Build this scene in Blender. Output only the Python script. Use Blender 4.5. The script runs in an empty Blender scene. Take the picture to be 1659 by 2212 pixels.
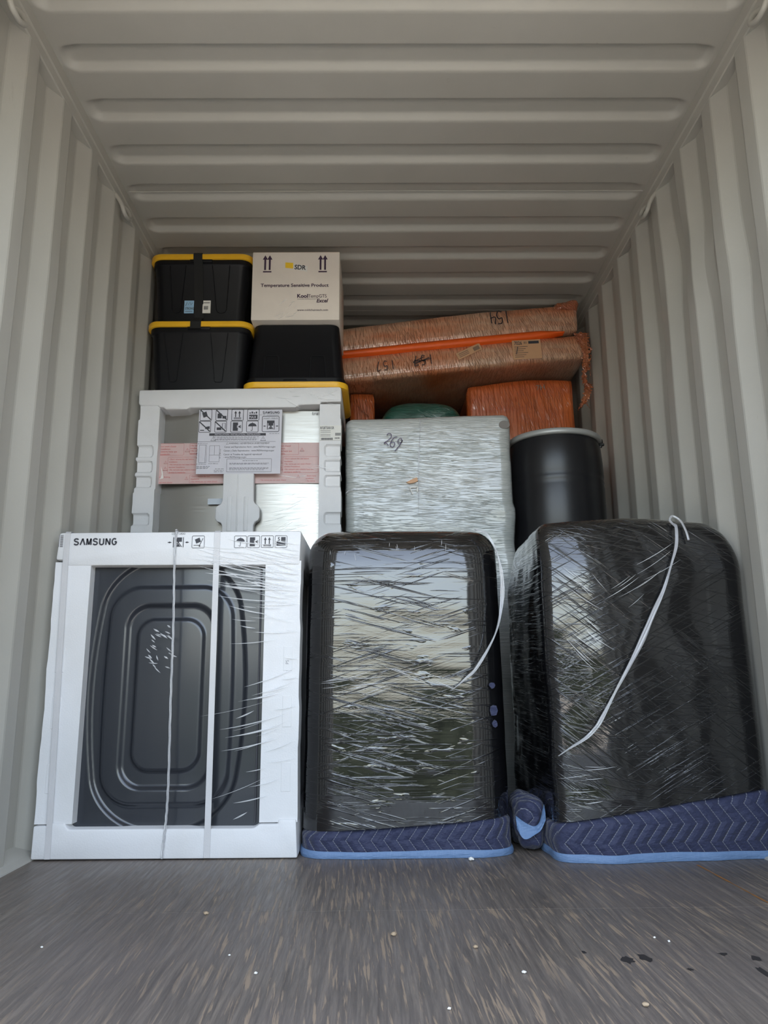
import bpy, bmesh, math, random
from mathutils import Vector, Matrix, noise
random.seed(7)
R = math.radians
PI = math.pi
S = bpy.context.scene
COL = S.collection

# ------------------------------------------------------------------ camera, sky, sun, exposure
FPX, PITCH, YAW, ROLL = 1640.0, R(12.2), R(0.5), R(0.45)
cam_data = bpy.data.cameras.new('camera')
cam_data.sensor_fit = 'HORIZONTAL'
cam_data.sensor_width = 36.0
cam_data.lens = 36.0 * FPX / 1659.0
cam_data.clip_start = 0.02
cam = bpy.data.objects.new('camera', cam_data)
COL.objects.link(cam)
rt = Vector((math.cos(YAW), -math.sin(YAW), 0))
fw = Vector((math.sin(YAW) * math.cos(PITCH), math.cos(YAW) * math.cos(PITCH), math.sin(PITCH)))
up = rt.cross(fw)
rt2 = rt * math.cos(ROLL) - up * math.sin(ROLL)
up2 = up * math.cos(ROLL) + rt * math.sin(ROLL)
M = Matrix((rt2, up2, -fw)).transposed().to_4x4()
M.translation = Vector((0, 0, 0.56))
cam.matrix_world = M
S.camera = cam

world = bpy.data.worlds.new('world')
S.world = world
world.use_nodes = True
wn = world.node_tree
wn.nodes.clear()
sky = wn.nodes.new('ShaderNodeTexSky')
sky.sky_type = 'NISHITA'
sky.sun_disc = False
sky.sun_elevation = R(50)
sky.sun_rotation = R(12)
sky.air_density = 1.3
sky.dust_density = 3.0
sky.ozone_density = 1.0
bg = wn.nodes.new('ShaderNodeBackground')
bg.inputs['Strength'].default_value = 0.55
wo = wn.nodes.new('ShaderNodeOutputWorld')
hs = wn.nodes.new('ShaderNodeHueSaturation')
hs.inputs['Saturation'].default_value = 0.6
wn.links.new(sky.outputs[0], hs.inputs['Color'])
wn.links.new(hs.outputs[0], bg.inputs[0])
wn.links.new(bg.outputs[0], wo.inputs[0])

sun_data = bpy.data.lights.new('sun', 'SUN')
sun_data.energy = 3.2
sun_data.angle = R(0.8)
sun_data.color = (1.0, 0.93, 0.82)
sun = bpy.data.objects.new('sun', sun_data)
COL.objects.link(sun)
sun.rotation_euler = Vector((-0.15, -0.62, -0.80)).to_track_quat('-Z', 'Y').to_euler()
sun.location = (2, 10, 12)

# sampling portal across the open door (gives no light of its own)
pd = bpy.data.lights.new('door_portal', 'AREA')
pd.shape = 'RECTANGLE'
pd.size = 2.34
pd.size_y = 2.69
pd.cycles.is_portal = True
po = bpy.data.objects.new('door_portal', pd)
COL.objects.link(po)
po.location = (0.045, 0.79, 1.345)
po.rotation_euler = (R(90), 0, 0)

vs = S.view_settings
vs.view_transform = 'Standard'
vs.look = 'None'
vs.gamma = 1.0
vs.use_curve_mapping = False
vs.exposure = 1.12
S.cycles.max_bounces = 10
S.cycles.diffuse_bounces = 6
S.cycles.glossy_bounces = 5
S.cycles.transparent_max_bounces = 16
S.cycles.caustics_reflective = False
S.cycles.caustics_refractive = False
S.cycles.sample_clamp_indirect = 6.0

# ------------------------------------------------------------------ object helpers
ORIG = {}

def thing(name, label, cat, loc, group=None):
    o = bpy.data.objects.new(name, None)
    o.empty_display_size = 0.1
    COL.objects.link(o)
    o.location = loc
    ORIG[o.name] = Vector(loc)
    tag(o, label, cat, group)
    return o

def tag(o, label=None, cat=None, group=None):
    if label: o['label'] = label
    if cat: o['category'] = cat
    if group: o['group'] = group
    return o

def obj(name, bm, mat, parent=None, label=None, smooth=True, angle=40, origin=None):
    """link a bmesh (world coordinates) as ONE mesh object"""
    og = ORIG[parent.name] if parent else Vector(origin or (0, 0, 0))
    for v in bm.verts: v.co -= og
    me = bpy.data.meshes.new(name)
    bmesh.ops.recalc_face_normals(bm, faces=bm.faces) if smooth != 'keep' else None
    bm.to_mesh(me)
    bm.free()
    me.materials.append(mat)
    o = bpy.data.objects.new(name, me)
    COL.objects.link(o)
    if parent: o.parent = parent
    else: o.location = og
    ORIG[o.name] = og
    if smooth:
        me.polygons.foreach_set('use_smooth', [True] * len(me.polygons))
        if angle and angle < 180:
            me.set_sharp_from_angle(angle=R(angle))
    if label: o['label'] = label
    return o

def struct(name, bm, mat, parent=None, **k):
    o = obj(name, bm, mat, parent, **k)
    if not parent: o['kind'] = 'structure'
    return o

def B(): return bmesh.new()

def add_box(bm, x0, x1, y0, y1, z0, z1, bev=0.004, seg=2):
    t = bmesh.new()
    bmesh.ops.create_cube(t, size=1.0)
    for v in t.verts:
        v.co = Vector((x0 if v.co.x < 0 else x1, y0 if v.co.y < 0 else y1, z0 if v.co.z < 0 else z1))
    if bev: bmesh.ops.bevel(t, geom=t.edges[:], offset=bev, segments=seg, affect='EDGES', profile=0.5)
    merge(bm, t)

def merge(bm, t, mat=None):
    if mat is not None: t.transform(mat)
    me = bpy.data.meshes.new('t')
    t.to_mesh(me); t.free()
    bm.from_mesh(me)
    bpy.data.meshes.remove(me)

def faces(bm, vs_, fs):
    V = [bm.verts.new(v) for v in vs_]
    for f in fs:
        try: bm.faces.new([V[i] for i in f])
        except ValueError: pass

def add_prism(bm, pts, y0, y1, bev=0.0, seg=2):
    """outline in (x,z), extruded from y0 to y1"""
    t = bmesh.new()
    a = [t.verts.new((p[0], y0, p[1])) for p in pts]
    f = t.faces.new(a)
    r = bmesh.ops.extrude_face_region(t, geom=[f])
    for v in r['geom']:
        if isinstance(v, bmesh.types.BMVert): v.co.y = y1
    bmesh.ops.recalc_face_normals(t, faces=t.faces)
    if bev: bmesh.ops.bevel(t, geom=t.edges[:], offset=bev, segments=seg, affect='EDGES', profile=0.5)
    bmesh.ops.triangulate(t, faces=[f for f in t.faces if len(f.verts) > 4])
    merge(bm, t)

def add_tube(bm, pts, r, n=8, closed=False, cap=True):
    pts = [Vector(p) for p in pts]
    N = len(pts)
    rings = []
    ref = None
    for i, p in enumerate(pts):
        if closed: d = pts[(i + 1) % N] - pts[i - 1]
        else: d = pts[min(i + 1, N - 1)] - pts[max(i - 1, 0)]
        d.normalize()
        if ref is None: ref = Vector((0, 0, 1)) if abs(d.z) < .9 else Vector((1, 0, 0))
        a = (ref - d * ref.dot(d)).normalized()
        b = d.cross(a)
        ref = a
        rr = r[i] if isinstance(r, (list, tuple)) else r
        rings.append([bm.verts.new(p + (a * math.cos(q) + b * math.sin(q)) * rr) for q in [2 * PI * k / n for k in range(n)]])
    for i in range(N if closed else N - 1):
        A, Bq = rings[i], rings[(i + 1) % N]
        for k in range(n):
            bm.faces.new([A[k], A[(k + 1) % n], Bq[(k + 1) % n], Bq[k]])
    if cap and not closed:
        bm.faces.new(rings[0][::-1]); bm.faces.new(rings[-1])

def add_lathe(bm, prof, cx, cy, n=64):
    rings = [[bm.verts.new((cx + r * math.cos(2 * PI * k / n), cy + r * math.sin(2 * PI * k / n), z)) for k in range(n)] for r, z in prof]
    for A, Q in zip(rings, rings[1:]):
        for k in range(n): bm.faces.new([A[k], A[(k + 1) % n], Q[(k + 1) % n], Q[k]])
    bm.faces.new(rings[0][::-1]); bm.faces.new(rings[-1])

def rrect(x0, x1, y0, y1, r, n=6):
    out = []
    for cx, cy, a0 in ((x1 - r, y1 - r, 0), (x0 + r, y1 - r, 90), (x0 + r, y0 + r, 180), (x1 - r, y0 + r, 270)):
        for k in range(n + 1):
            a = R(a0 + 90 * k / n)
            out.append((cx + r * math.cos(a), cy + r * math.sin(a)))
    return out

def add_loft(bm, secs, cap=True):
    """secs: list of equal-length point loops"""
    rings = [[bm.verts.new(p) for p in s] for s in secs]
    n = len(rings[0])
    for A, Q in zip(rings, rings[1:]):
        for k in range(n): bm.faces.new([A[k], A[(k + 1) % n], Q[(k + 1) % n], Q[k]])
    if cap: bm.faces.new(rings[0][::-1]); bm.faces.new(rings[-1])

def smooth_path(pts, n=8):
    pts = [Vector(p) for p in pts]
    P = [pts[0] * 2 - pts[1]] + pts + [pts[-1] * 2 - pts[-2]]
    out = []
    for i in range(1, len(P) - 2):
        for k in range(n):
            t = k / n
            a, b, c, d = P[i - 1], P[i], P[i + 1], P[i + 2]
            out.append(0.5 * ((2 * b) + (c - a) * t + (2 * a - 5 * b + 4 * c - d) * t * t + (3 * b - a - 3 * c + d) * t ** 3))
    out.append(pts[-1])
    return out

def add_strokes(bm, lines, y, w, yfun=None, t=0.0006):
    """pen strokes in the (x,z) plane at depth y, as flat ink"""
    for ln in lines:
        ln = [Vector((p[0], p[1])) for p in ln]
        L, Rr = [], []
        for i, p in enumerate(ln):
            d = ln[min(i + 1, len(ln) - 1)] - ln[max(i - 1, 0)]
            if d.length < 1e-9: d = Vector((1, 0))
            d.normalize()
            nrm = Vector((-d.y, d.x)) * w / 2
            L.append(p + nrm); Rr.append(p - nrm)
        f = lambda q: Vector((q.x, yfun(q.x, q.y) if yfun else y, q.y))
        a = [bm.verts.new(f(q)) for q in L]; b = [bm.verts.new(f(q)) for q in Rr]
        for i in range(len(ln) - 1): bm.faces.new([a[i], a[i + 1], b[i + 1], b[i]])

def add_poly(bm, pts, y):
    bm.faces.new([bm.verts.new((p[0], y, p[1])) for p in pts])

def add_rect(bm, x0, x1, z0, z1, y): add_poly(bm, [(x0, z0), (x1, z0), (x1, z1), (x0, z1)], y)

def frame_lines(x0, x1, z0, z1, r=0.004):
    p = rrect(x0, x1, z0, z1, r, 4)
    return [p + [p[0], p[1]]]

def add_text(bm, s, x, z, h, y, width=None, bold=0.0, align='LEFT', shear=0.0, rot=0.0):
    """printed words: baseline-left at (x,z), cap height h, optionally fitted to a width"""
    cu = bpy.data.curves.new('w', 'FONT')
    cu.body = s; cu.size = 1.0; cu.offset = bold; cu.shear = shear; cu.resolution_u = 3
    o = bpy.data.objects.new('w', cu)
    COL.objects.link(o)
    dg = bpy.context.evaluated_depsgraph_get()
    me = bpy.data.meshes.new_from_object(o.evaluated_get(dg))
    bpy.data.objects.remove(o); bpy.data.curves.remove(cu)
    if not me.vertices:
        bpy.data.meshes.remove(me); return
    xs = [v.co.x for v in me.vertices]
    w0, x00 = max(xs) - min(xs), min(xs)
    sz = h / 0.69
    sx = width / w0 if width else sz
    wid = w0 * sx
    off = {'LEFT': 0, 'CENTER': -wid / 2, 'RIGHT': -wid}[align]
    c, sn = math.cos(rot), math.sin(rot)
    for v in me.vertices:
        a = (v.co.x - x00) * sx + off; b = v.co.y * sz
        v.co = Vector((x + a * c - b * sn, y, z + a * sn + b * c))
    bm.from_mesh(me)
    bpy.data.meshes.remove(me)

def dense_box(nx, ny, nz):
    """closed cube surface in [-1,1]^3, gridded"""
    bm = bmesh.new()
    cache = {}
    def V(i, j, k):
        q = (i, j, k)
        if q not in cache: cache[q] = bm.verts.new((2 * i / nx - 1, 2 * j / ny - 1, 2 * k / nz - 1))
        return cache[q]
    for i in range(nx):
        for j in range(ny):
            bm.faces.new([V(i, j, 0), V(i, j + 1, 0), V(i + 1, j + 1, 0), V(i + 1, j, 0)])
            bm.faces.new([V(i, j, nz), V(i + 1, j, nz), V(i + 1, j + 1, nz), V(i, j + 1, nz)])
    for i in range(nx):
        for k in range(nz):
            bm.faces.new([V(i, 0, k), V(i + 1, 0, k), V(i + 1, 0, k + 1), V(i, 0, k + 1)])
            bm.faces.new([V(i, ny, k), V(i, ny, k + 1), V(i + 1, ny, k + 1), V(i + 1, ny, k)])
    for j in range(ny):
        for k in range(nz):
            bm.faces.new([V(0, j, k), V(0, j, k + 1), V(0, j + 1, k + 1), V(0, j + 1, k)])
            bm.faces.new([V(nx, j, k), V(nx, j + 1, k), V(nx, j + 1, k + 1), V(nx, j, k + 1)])
    return bm

def round_map(co, hx, hy, hz, r):
    p = Vector((co.x * hx, co.y * hy, co.z * hz))
    q = Vector((max(-hx + r, min(hx - r, p.x)), max(-hy + r, min(hy - r, p.y)), max(-hz + r, min(hz - r, p.z))))
    d = p - q
    return q + d.normalized() * r if d.length > 1e-9 else p

def soft_box(x0, x1, y0, y1, z0, z1, r, step=0.03, amp=0.004, fr=4.0, stretch=(1, 1, 1), seed=0, warp=None):
    """a wrapped bundle: rounded box with lumps"""
    nx, ny, nz = [max(4, int((b - a) / step)) for a, b in ((x0, x1), (y0, y1), (z0, z1))]
    bm = dense_box(nx, ny, nz)
    hx, hy, hz = (x1 - x0) / 2, (y1 - y0) / 2, (z1 - z0) / 2
    c = Vector(((x0 + x1) / 2, (y0 + y1) / 2, (z0 + z1) / 2))
    off = Vector((seed * 3.7, seed * 1.3, seed * 5.1))
    for v in bm.verts: v.co = round_map(v.co, hx, hy, hz, r)
    bm.normal_update()
    ns = [v.normal.copy() for v in bm.verts]
    for v, n in zip(bm.verts, ns):
        q = Vector((v.co.x * stretch[0], v.co.y * stretch[1], v.co.z * stretch[2]))
        v.co += n * (noise.noise(q * fr + off) * amp + noise.noise(q * fr * 3 + off) * amp * .35)
        v.co += c
        if warp: v.co = Vector(warp(v.co))
    return bm

# ------------------------------------------------------------------ material helpers
class NT:
    def __init__(s, name):
        s.m = bpy.data.materials.new(name); s.m.use_nodes = True
        s.t = s.m.node_tree; s.t.nodes.clear()
        s.out = s.t.nodes.new('ShaderNodeOutputMaterial')
        s.p = s.t.nodes.new('ShaderNodeBsdfPrincipled')
        s.t.links.new(s.p.outputs[0], s.out.inputs[0])
        s.tc = s.t.nodes.new('ShaderNodeTexCoord')
    def n(s, typ, **k):
        nd = s.t.nodes.new(typ)
        for a, b in k.items(): setattr(nd, a, b)
        return nd
    def l(s, a, b): s.t.links.new(a, b)
    def val(s, sock, v):
        if hasattr(v, 'is_linked') or isinstance(v, bpy.types.NodeSocket): s.l(v, sock)
        else: sock.default_value = v
    def set(s, **k):
        for a, b in k.items(): s.val(s.p.inputs[a.replace('_', ' ')], b)
    def mapping(s, size=(1, 1, 1), rot=(0, 0, 0), src='Object', loc=(0, 0, 0)):
        mp = s.n('ShaderNodeMapping', vector_type='TEXTURE')
        mp.inputs['Scale'].default_value = size
        mp.inputs['Rotation'].default_value = rot
        mp.inputs['Location'].default_value = loc
        s.l(s.tc.outputs[src] if isinstance(src, str) else src, mp.inputs[0])
        return mp.outputs[0]
    def noise(s, vec, scale=1.0, detail=4, rough=.55, dist=0.0):
        nd = s.n('ShaderNodeTexNoise')
        nd.inputs['Scale'].default_value = scale; nd.inputs['Detail'].default_value = detail
        nd.inputs['Roughness'].default_value = rough; nd.inputs['Distortion'].default_value = dist
        s.l(vec, nd.inputs['Vector'])
        return nd.outputs['Fac']
    def ramp(s, fac, stops, interp='LINEAR'):
        nd = s.n('ShaderNodeValToRGB')
        nd.color_ramp.interpolation = interp
        el = nd.color_ramp.elements
        while len(el) < len(stops): el.new(0.5)
        for e, (p, c) in zip(el, stops):
            e.position = p
            e.color = (c, c, c, 1) if isinstance(c, (int, float)) else (*c, 1)
        s.l(fac, nd.inputs[0])
        return nd.outputs[0]
    def math(s, op, a, b=0.0, c=0.0):
        nd = s.n('ShaderNodeMath', operation=op)
        s.val(nd.inputs[0], a); s.val(nd.inputs[1], b); s.val(nd.inputs[2], c)
        return nd.outputs[0]
    def mix(s, fac, a, b):
        nd = s.n('ShaderNodeMix', data_type='RGBA')
        s.val(nd.inputs[0], fac)
        for i, v in ((6, a), (7, b)):
            if isinstance(v, tuple): nd.inputs[i].default_value = (*v, 1)
            else: s.l(v, nd.inputs[i])
        return nd.outputs[2]
    def bump(s, h, strength=.5, dist=.01, nrm=None):
        nd = s.n('ShaderNodeBump')
        nd.inputs['Strength'].default_value = strength; nd.inputs['Distance'].default_value = dist
        s.l(h, nd.inputs['Height'])
        if nrm is not None: s.l(nrm, nd.inputs['Normal'])
        return nd.outputs[0]

def plain(name, col, rough=.5, metal=0.0, bump=0.0, bscale=200, **k):
    t = NT(name)
    t.set(Base_Color=(*col, 1), Roughness=rough, Metallic=metal)
    for a, b in k.items(): t.set(**{a: b})
    v = t.mapping()
    nz = t.noise(v, 6, 5)
    t.set(Base_Color=t.mix(nz, tuple(c * .88 for c in col), tuple(min(1, c * 1.1) for c in col)))
    if bump: t.set(Normal=t.bump(t.noise(v, bscale, 3), bump, .002))
    return t.m

# container paint: light warm grey, with scuffs
def paint_mat():
    t = NT('container_paint')
    v = t.mapping()
    n1 = t.noise(v, 1.7, 6, .6)
    base = t.mix(t.ramp(n1, [(.3, 0.0), (.75, 1.0)]), (.405, .39, .350), (.455, .44, .40))
    sc = t.noise(t.mapping((.05, .03, .35)), 1.0, 8, .7, .6)
    base = t.mix(t.ramp(sc, [(.66, 0.0), (.74, .55)]), base, (.33, .30, .26))
    rub = t.noise(t.mapping((.06, .012, .03), (0, .6, .3)), 1.0, 6, .7)
    base = t.mix(t.ramp(rub, [(.73, 0.0), (.77, .5)]), base, (.20, .18, .16))
    t.set(Base_Color=base, Roughness=.5, Normal=t.bump(t.noise(v, 120, 3), .12, .002))
    return t.m

def floor_mat():
    t = NT('worn_plywood')
    g = t.noise(t.mapping((.012, .28, .05)), 1.0, 9, .72, .3)
    col = t.ramp(g, [(.3, (.070, .058, .050)), (.5, (.142, .118, .098)), (.72, (.285, .235, .190))])
    big = t.noise(t.mapping((.5, .7, .5)), 1.0, 5)
    col = t.mix(t.ramp(big, [(.35, 0.0), (.7, .6)]), col, (.185, .155, .145))
    # tan splinters where the top veneer has worn, along the grain
    spl = t.noise(t.mapping((.0085, .17, .05), (0, 0, R(3))), 1.0, 5, .6, .3)
    sx = t.n('ShaderNodeSeparateXYZ'); t.l(t.tc.outputs['Object'], sx.inputs[0])
    lane = t.math('SUBTRACT', .22, t.math('MULTIPLY', t.math('ABSOLUTE', t.math('SUBTRACT', sx.outputs[0], .12)), .40))
    msk = t.math('ADD', t.noise(t.mapping((.22, .40, .3), loc=(.15, .1, 0)), 1.0, 4, .6), lane)
    sp = t.math('MULTIPLY', t.ramp(spl, [(.555, 0.0), (.615, 1.0)]), t.ramp(msk, [(.36, 0.12), (.60, 1.0)]))
    col = t.mix(t.math('MULTIPLY', sp, .8), col, (.36, .27, .19))
    scr = t.noise(t.mapping((.004, .5, .05), (0, 0, R(-7))), 1.0, 3, .5)
    col = t.mix(t.ramp(scr, [(.68, 0.0), (.74, .5)]), col, (.28, .235, .195))
    drk = t.noise(t.mapping((.035, .05, .05), loc=(.3, .2, 0)), 1.0, 4, .6)
    col = t.mix(t.ramp(drk, [(.70, 0.0), (.76, .75)]), col, (.018, .015, .015))
    t.set(Base_Color=col, Roughness=t.ramp(spl, [(.3, .34), (.7, .6)]), Normal=t.bump(t.math('ADD', spl, t.math('MULTIPLY', g, .7)), .35, .004))
    t.set(Specular_IOR_Level=.6)
    return t.m

def film_mat(name, dirs, col=(.006, .006, .007), rough=.13, spec=1.0, col2=None, coat=1.0, dist=.0016, lo=.53):
    """stretch film drawn tight in layers: wrinkles run in the given directions (angle, length, width, amount, mask seed)"""
    t = NT(name)
    acc = None
    for i, (ang, ln, wd, amt, ms) in enumerate(dirs):
        h = t.noise(t.mapping((ln, ln, wd), (0, R(ang), 0), loc=(i * .31, i * .17, .1)), 1.0, 2.5, .5, .25)
        sp = t.ramp(h, [(lo, 0.0), (lo + .11, 1.0)], 'EASE')
        h = t.math('MULTIPLY', t.math('MULTIPLY_ADD', h, .12, sp), amt)
        if ms is not None:
            mk = t.ramp(t.noise(t.mapping((.30, .30, .30), loc=(ms, ms * .7, 0)), 1.0, 2), [(.44, 0.0), (.54, 1.0)])
            h = t.math('MULTIPLY', h, mk)
        acc = h if acc is None else t.math('ADD', acc, h)
    nb = t.bump(acc, 1.0, dist)
    if col2:
        mixn = t.noise(t.mapping((.5, .5, .12)), 1.0, 5, .6)
        c = t.mix(t.ramp(mixn, [(.35, 0.0), (.68, 1.0)]), col, col2)
    else:
        c = (*col, 1)
    t.set(Base_Color=c, Roughness=rough, Specular_IOR_Level=spec, Normal=nb)
    t.set(Coat_Weight=coat, Coat_Roughness=.04, Coat_IOR=1.55, Coat_Normal=nb)
    return t.m

def blanket_mat():
    """navy quilted cloth, zigzag rows of pale stitching (uv in metres: along, up)"""
    t = NT('quilted_navy_cloth')
    sp = t.n('ShaderNodeSeparateXYZ')
    t.l(t.tc.outputs['UV'], sp.inputs[0])
    u, v = sp.outputs[0], sp.outputs[1]
    zig = t.math('PINGPONG', v, .055)
    ph = t.math('DIVIDE', t.math('ADD', u, t.math('MULTIPLY', zig, .75)), .040)
    d = t.math('ABSOLUTE', t.math('SUBTRACT', t.math('FRACT', ph), .5))     # 0 on a seam
    dash = t.math('GREATER_THAN', t.math('FRACT', t.math('DIVIDE', v, .0062)), .22)
    seam = t.math('MULTIPLY', t.math('LESS_THAN', d, .030), dash)
    cl = t.noise(t.mapping((.02, .02, .02)), 1.0, 6, .7)
    col = t.mix(cl, (.014, .018, .050), (.034, .041, .100))
    col = t.mix(seam, col, (.26, .27, .33))
    h = t.math('ADD', t.math('POWER', d, .5), t.math('MULTIPLY', t.noise(t.mapping((.035, .035, .02)), 1.0, 4), 1.1))
    t.set(Base_Color=col, Roughness=.7, Normal=t.bump(h, .8, .012), Sheen_Weight=.15)
    return t.m

def binding_mat():
    t = NT('pale_blue_binding')
    w = t.noise(t.mapping((.004, .004, .03)), 1.0, 3)
    t.set(Base_Color=t.mix(w, (.105, .19, .36), (.165, .26, .43)), Roughness=.6, Normal=t.bump(t.noise(t.mapping((.03, .03, .008)), 1.0, 3), .6, .006))
    return t.m

def steel_mat():
    t = NT('brushed_stainless')
    h = t.noise(t.mapping((.12, .12, .0015)), 1.0, 3)
    t.set(Base_Color=(.47, .455, .42, 1), Metallic=1.0, Roughness=t.ramp(h, [(.3, .30), (.7, .46)]))
    return t.m

def foam_mat():
    t = NT('white_foam')
    v = t.mapping()
    vo = t.n('ShaderNodeTexVoronoi'); vo.inputs['Scale'].default_value = 190
    t.l(v, vo.inputs['Vector'])
    n1 = t.noise(v, 5, 5)
    t.set(Base_Color=t.mix(t.ramp(n1, [(.4, 0.0), (.8, .6)]), (.76, .76, .775), (.66, .65, .64)), Roughness=.65,
          Normal=t.bump(vo.outputs['Distance'], .12, .002), Coat_Weight=.25, Coat_Roughness=.12,
          Coat_Normal=t.bump(t.noise(t.mapping((.25, .25, .012), (0, R(8), 0)), 1.0, 3, .6), .5, .006))
    return t.m

def clear_film_mat(name, op=.55, col=(.9, .9, .92), rough=.15):
    t = NT(name)
    tr = t.n('ShaderNodeBsdfTransparent')
    mx = t.n('ShaderNodeMixShader')
    mx.inputs[0].default_value = op
    t.set(Base_Color=(*col, 1), Roughness=rough, Specular_IOR_Level=1.0, Coat_Weight=1.0,
          Normal=t.bump(t.noise(t.mapping((.03, .03, .006)), 1.0, 4), .6, .004))
    t.l(tr.outputs[0], mx.inputs[1]); t.l(t.p.outputs[0], mx.inputs[2])
    t.l(mx.outputs[0], t.out.inputs[0])
    return t.m

MAT = dict(
    paint=paint_mat(), floor=floor_mat(), foam=foam_mat(), steel=steel_mat(), blanket=blanket_mat(), binding=binding_mat(),
    black_h=film_mat('black_stretch_film', [(0, .26, .0065, 1.0, None), (15, .34, .008, 1.1, .3), (-18, .34, .008, 1.1, 1.9), (2, .12, .03, .7, None)], rough=.06, spec=.75, coat=.75, dist=.0012, lo=.60),
    black_d=film_mat('black_stretch_film_slanted', [(38, .26, .006, 1.0, .2), (-28, .26, .006, .9, 1.4), (0, .22, .005, .55, 2.6), (14, .3, .006, .5, None)], rough=.06, spec=.75, coat=.6, dist=.0013, lo=.575),
    grey_f=film_mat('clear_film_over_grey_cloth', [(0, .11, .0045, 1.0, None), (9, .16, .007, .8, .8)], (.38, .405, .39), .33, .9, (.53, .54, .53), 1.0, .0011, .50),
    orange_f=film_mat('orange_stretch_film', [(88, .20, .006, 1.0, None), (70, .12, .008, .8, .5)], (.52, .095, .018), .32, .8, (.68, .165, .04), .8, .0036),
    tan_f=film_mat('orange_film_over_cardboard', [(82, .06, .005, 1.0, None), (60, .08, .008, 1.0, .5)], (.60, .19, .07), .30, .9, (.66, .44, .30), 1.0, .0042),
    orange_tail=film_mat('torn_orange_film', [(80, .03, .006, 1.0, None), (30, .04, .008, 1.0, None)], (.42, .10, .03), .3, .8, (.55, .19, .07), .8, .004, .45),
    orange_bright=plain('bright_orange_edge', (.95, .13, .012), .45),
    green_f=film_mat('clear_film_over_green_cloth', [(0, .1, .006, 1.0, None), (30, .1, .01, .6, .5)], (.008, .085, .06), .4, .8, (.015, .13, .095), .7, .003),
    tote=plain('black_tote_plastic', (.0055, .0055, .007), .45, bump=.10, bscale=600, Specular_IOR_Level=.25),
    lid=plain('yellow_lid_plastic', (.90, .50, .025), .35),
    web=plain('black_webbing', (.008, .008, .008), .75, bump=.5, bscale=500),
    carton=plain('white_cardboard', (.78, .71, .64), .7, bump=.1, bscale=90),
    ink=plain('dark_print', (.045, .045, .055), .6), inkp=plain('purple_black_print', (.045, .02, .05), .6),
    pen=plain('black_marker', (.012, .01, .016), .5), penp=plain('purple_marker', (.06, .03, .10), .5),
    grey_ink=plain('grey_print', (.22, .22, .24), .6), redink=plain('red_print', (.55, .10, .10), .6),
    paper=plain('white_paper', (.66, .65, .71), .6), pink=plain('pink_printed_film', (.62, .44, .42), .4),
    tape=plain('pale_blue_tape', (.55, .60, .66), .4), sticker=plain('white_sticker', (.75, .74, .70), .5),
    blue=plain('blue_sticker', (.30, .50, .70), .5), yellow=plain('yellow_sticker', (.85, .55, .03), .5),
    tanlabel=plain('tan_label', (.62, .36, .20), .5),
    charcoal=None, drum=plain('black_drum_plastic', (.011, .011, .013), .33, bump=.12, bscale=40),
    ring=plain('grey_clamp_ring', (.42, .43, .42), .4, .3), bolt=plain('dark_bolt', (.05, .05, .05), .4, .8),
    pp=plain('milky_strapping', (.62, .61, .62), .35, bump=.3, bscale=300),
    clear=clear_film_mat('clear_film'), clear2=clear_film_mat('clear_film_strand', .52, (.66, .66, .68), .18),
    faint=clear_film_mat('thin_clear_film', .32, (.9, .9, .93), .12),
    brown=plain('brown_patch', (.20, .18, .165), .6), cardboard=plain('brown_cardboard', (.33, .22, .13), .75),
    concrete=None, leaf=plain('foliage', (.022, .032, .016), .8), crumb=plain('foam_crumb', (.85, .84, .80), .8),
    dirt=plain('wood_chip', (.40, .30, .20), .8), red=plain('red_paint', (.45, .03, .03), .4),
)

def charcoal_mat():
    t = NT('charcoal_steel')
    n1 = t.noise(t.mapping(), 420, 2)
    t.set(Base_Color=t.mix(n1, (.024, .028, .037), (.034, .038, .048)), Metallic=.3, Roughness=.30, Coat_Weight=.6, Coat_Roughness=.10)
    return t.m
MAT['charcoal'] = charcoal_mat()

MAT['rust'] = plain('rust', (.30, .13, .035), .8)
MAT['stain'] = plain('dark_stain', (.028, .024, .024), .6)
MAT['asphalt'] = plain('asphalt', (.05, .05, .052), .85)

def concrete_mat():
    t = NT('yard_concrete')
    n1 = t.noise(t.mapping(), .8, 8, .65)
    t.set(Base_Color=t.mix(n1, (.42, .385, .33), (.56, .51, .44)), Roughness=.9)
    return t.m
MAT['concrete'] = concrete_mat()

# ------------------------------------------------------------------ the container
XL, XR, ZC = -1.118, 1.210, 2.69
Y0, Y1 = 0.80, 6.92
PIT, DEP = 0.2705, 0.036
INNER = 2.366           # an inner flat starts here

def corr(y):
    """0 = inner face, 1 = recessed face"""
    q = ((y - INNER) / PIT) % 1.0
    a, b, c = .262, .50, .762
    if q < a: return 0.0
    if q < b: return (q - a) / (b - a)
    if q < c: return 1.0
    return 1 - (q - c) / (1 - c)

def wall_ys():
    ys = {Y0, Y1}
    k0 = int((Y0 - INNER) / PIT) - 2
    for k in range(k0, k0 + 30):
        for q in (0, .262, .50, .762):
            y = INNER + (k + q) * PIT
            for e in (-.0035, .0035):
                if Y0 < y + e < Y1: ys.add(y + e)
    return sorted(ys)

def side_wall(sgn, X, dents):
    bm = B()
    ys = wall_ys()
    nz = 36
    rows = []
    for k in range(nz + 1):
        z = 2.64 * k / nz
        row = []
        for y in ys:
            x = X + sgn * DEP * corr(y)
            for (dy, dz, sy, sz, a) in dents:
                x += a * math.exp(-((y - dy) / sy) ** 2 - ((z - dz) / sz) ** 2)
            x += sgn * .003 * noise.noise(Vector((y * 2, z * 1.5, X)))
            row.append(bm.verts.new((x, y, z)))
        rows.append(row)
    for A, Q in zip(rows, rows[1:]):
        for i in range(len(ys) - 1): bm.faces.new([A[i], A[i + 1], Q[i + 1], Q[i]])
    return bm

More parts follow.
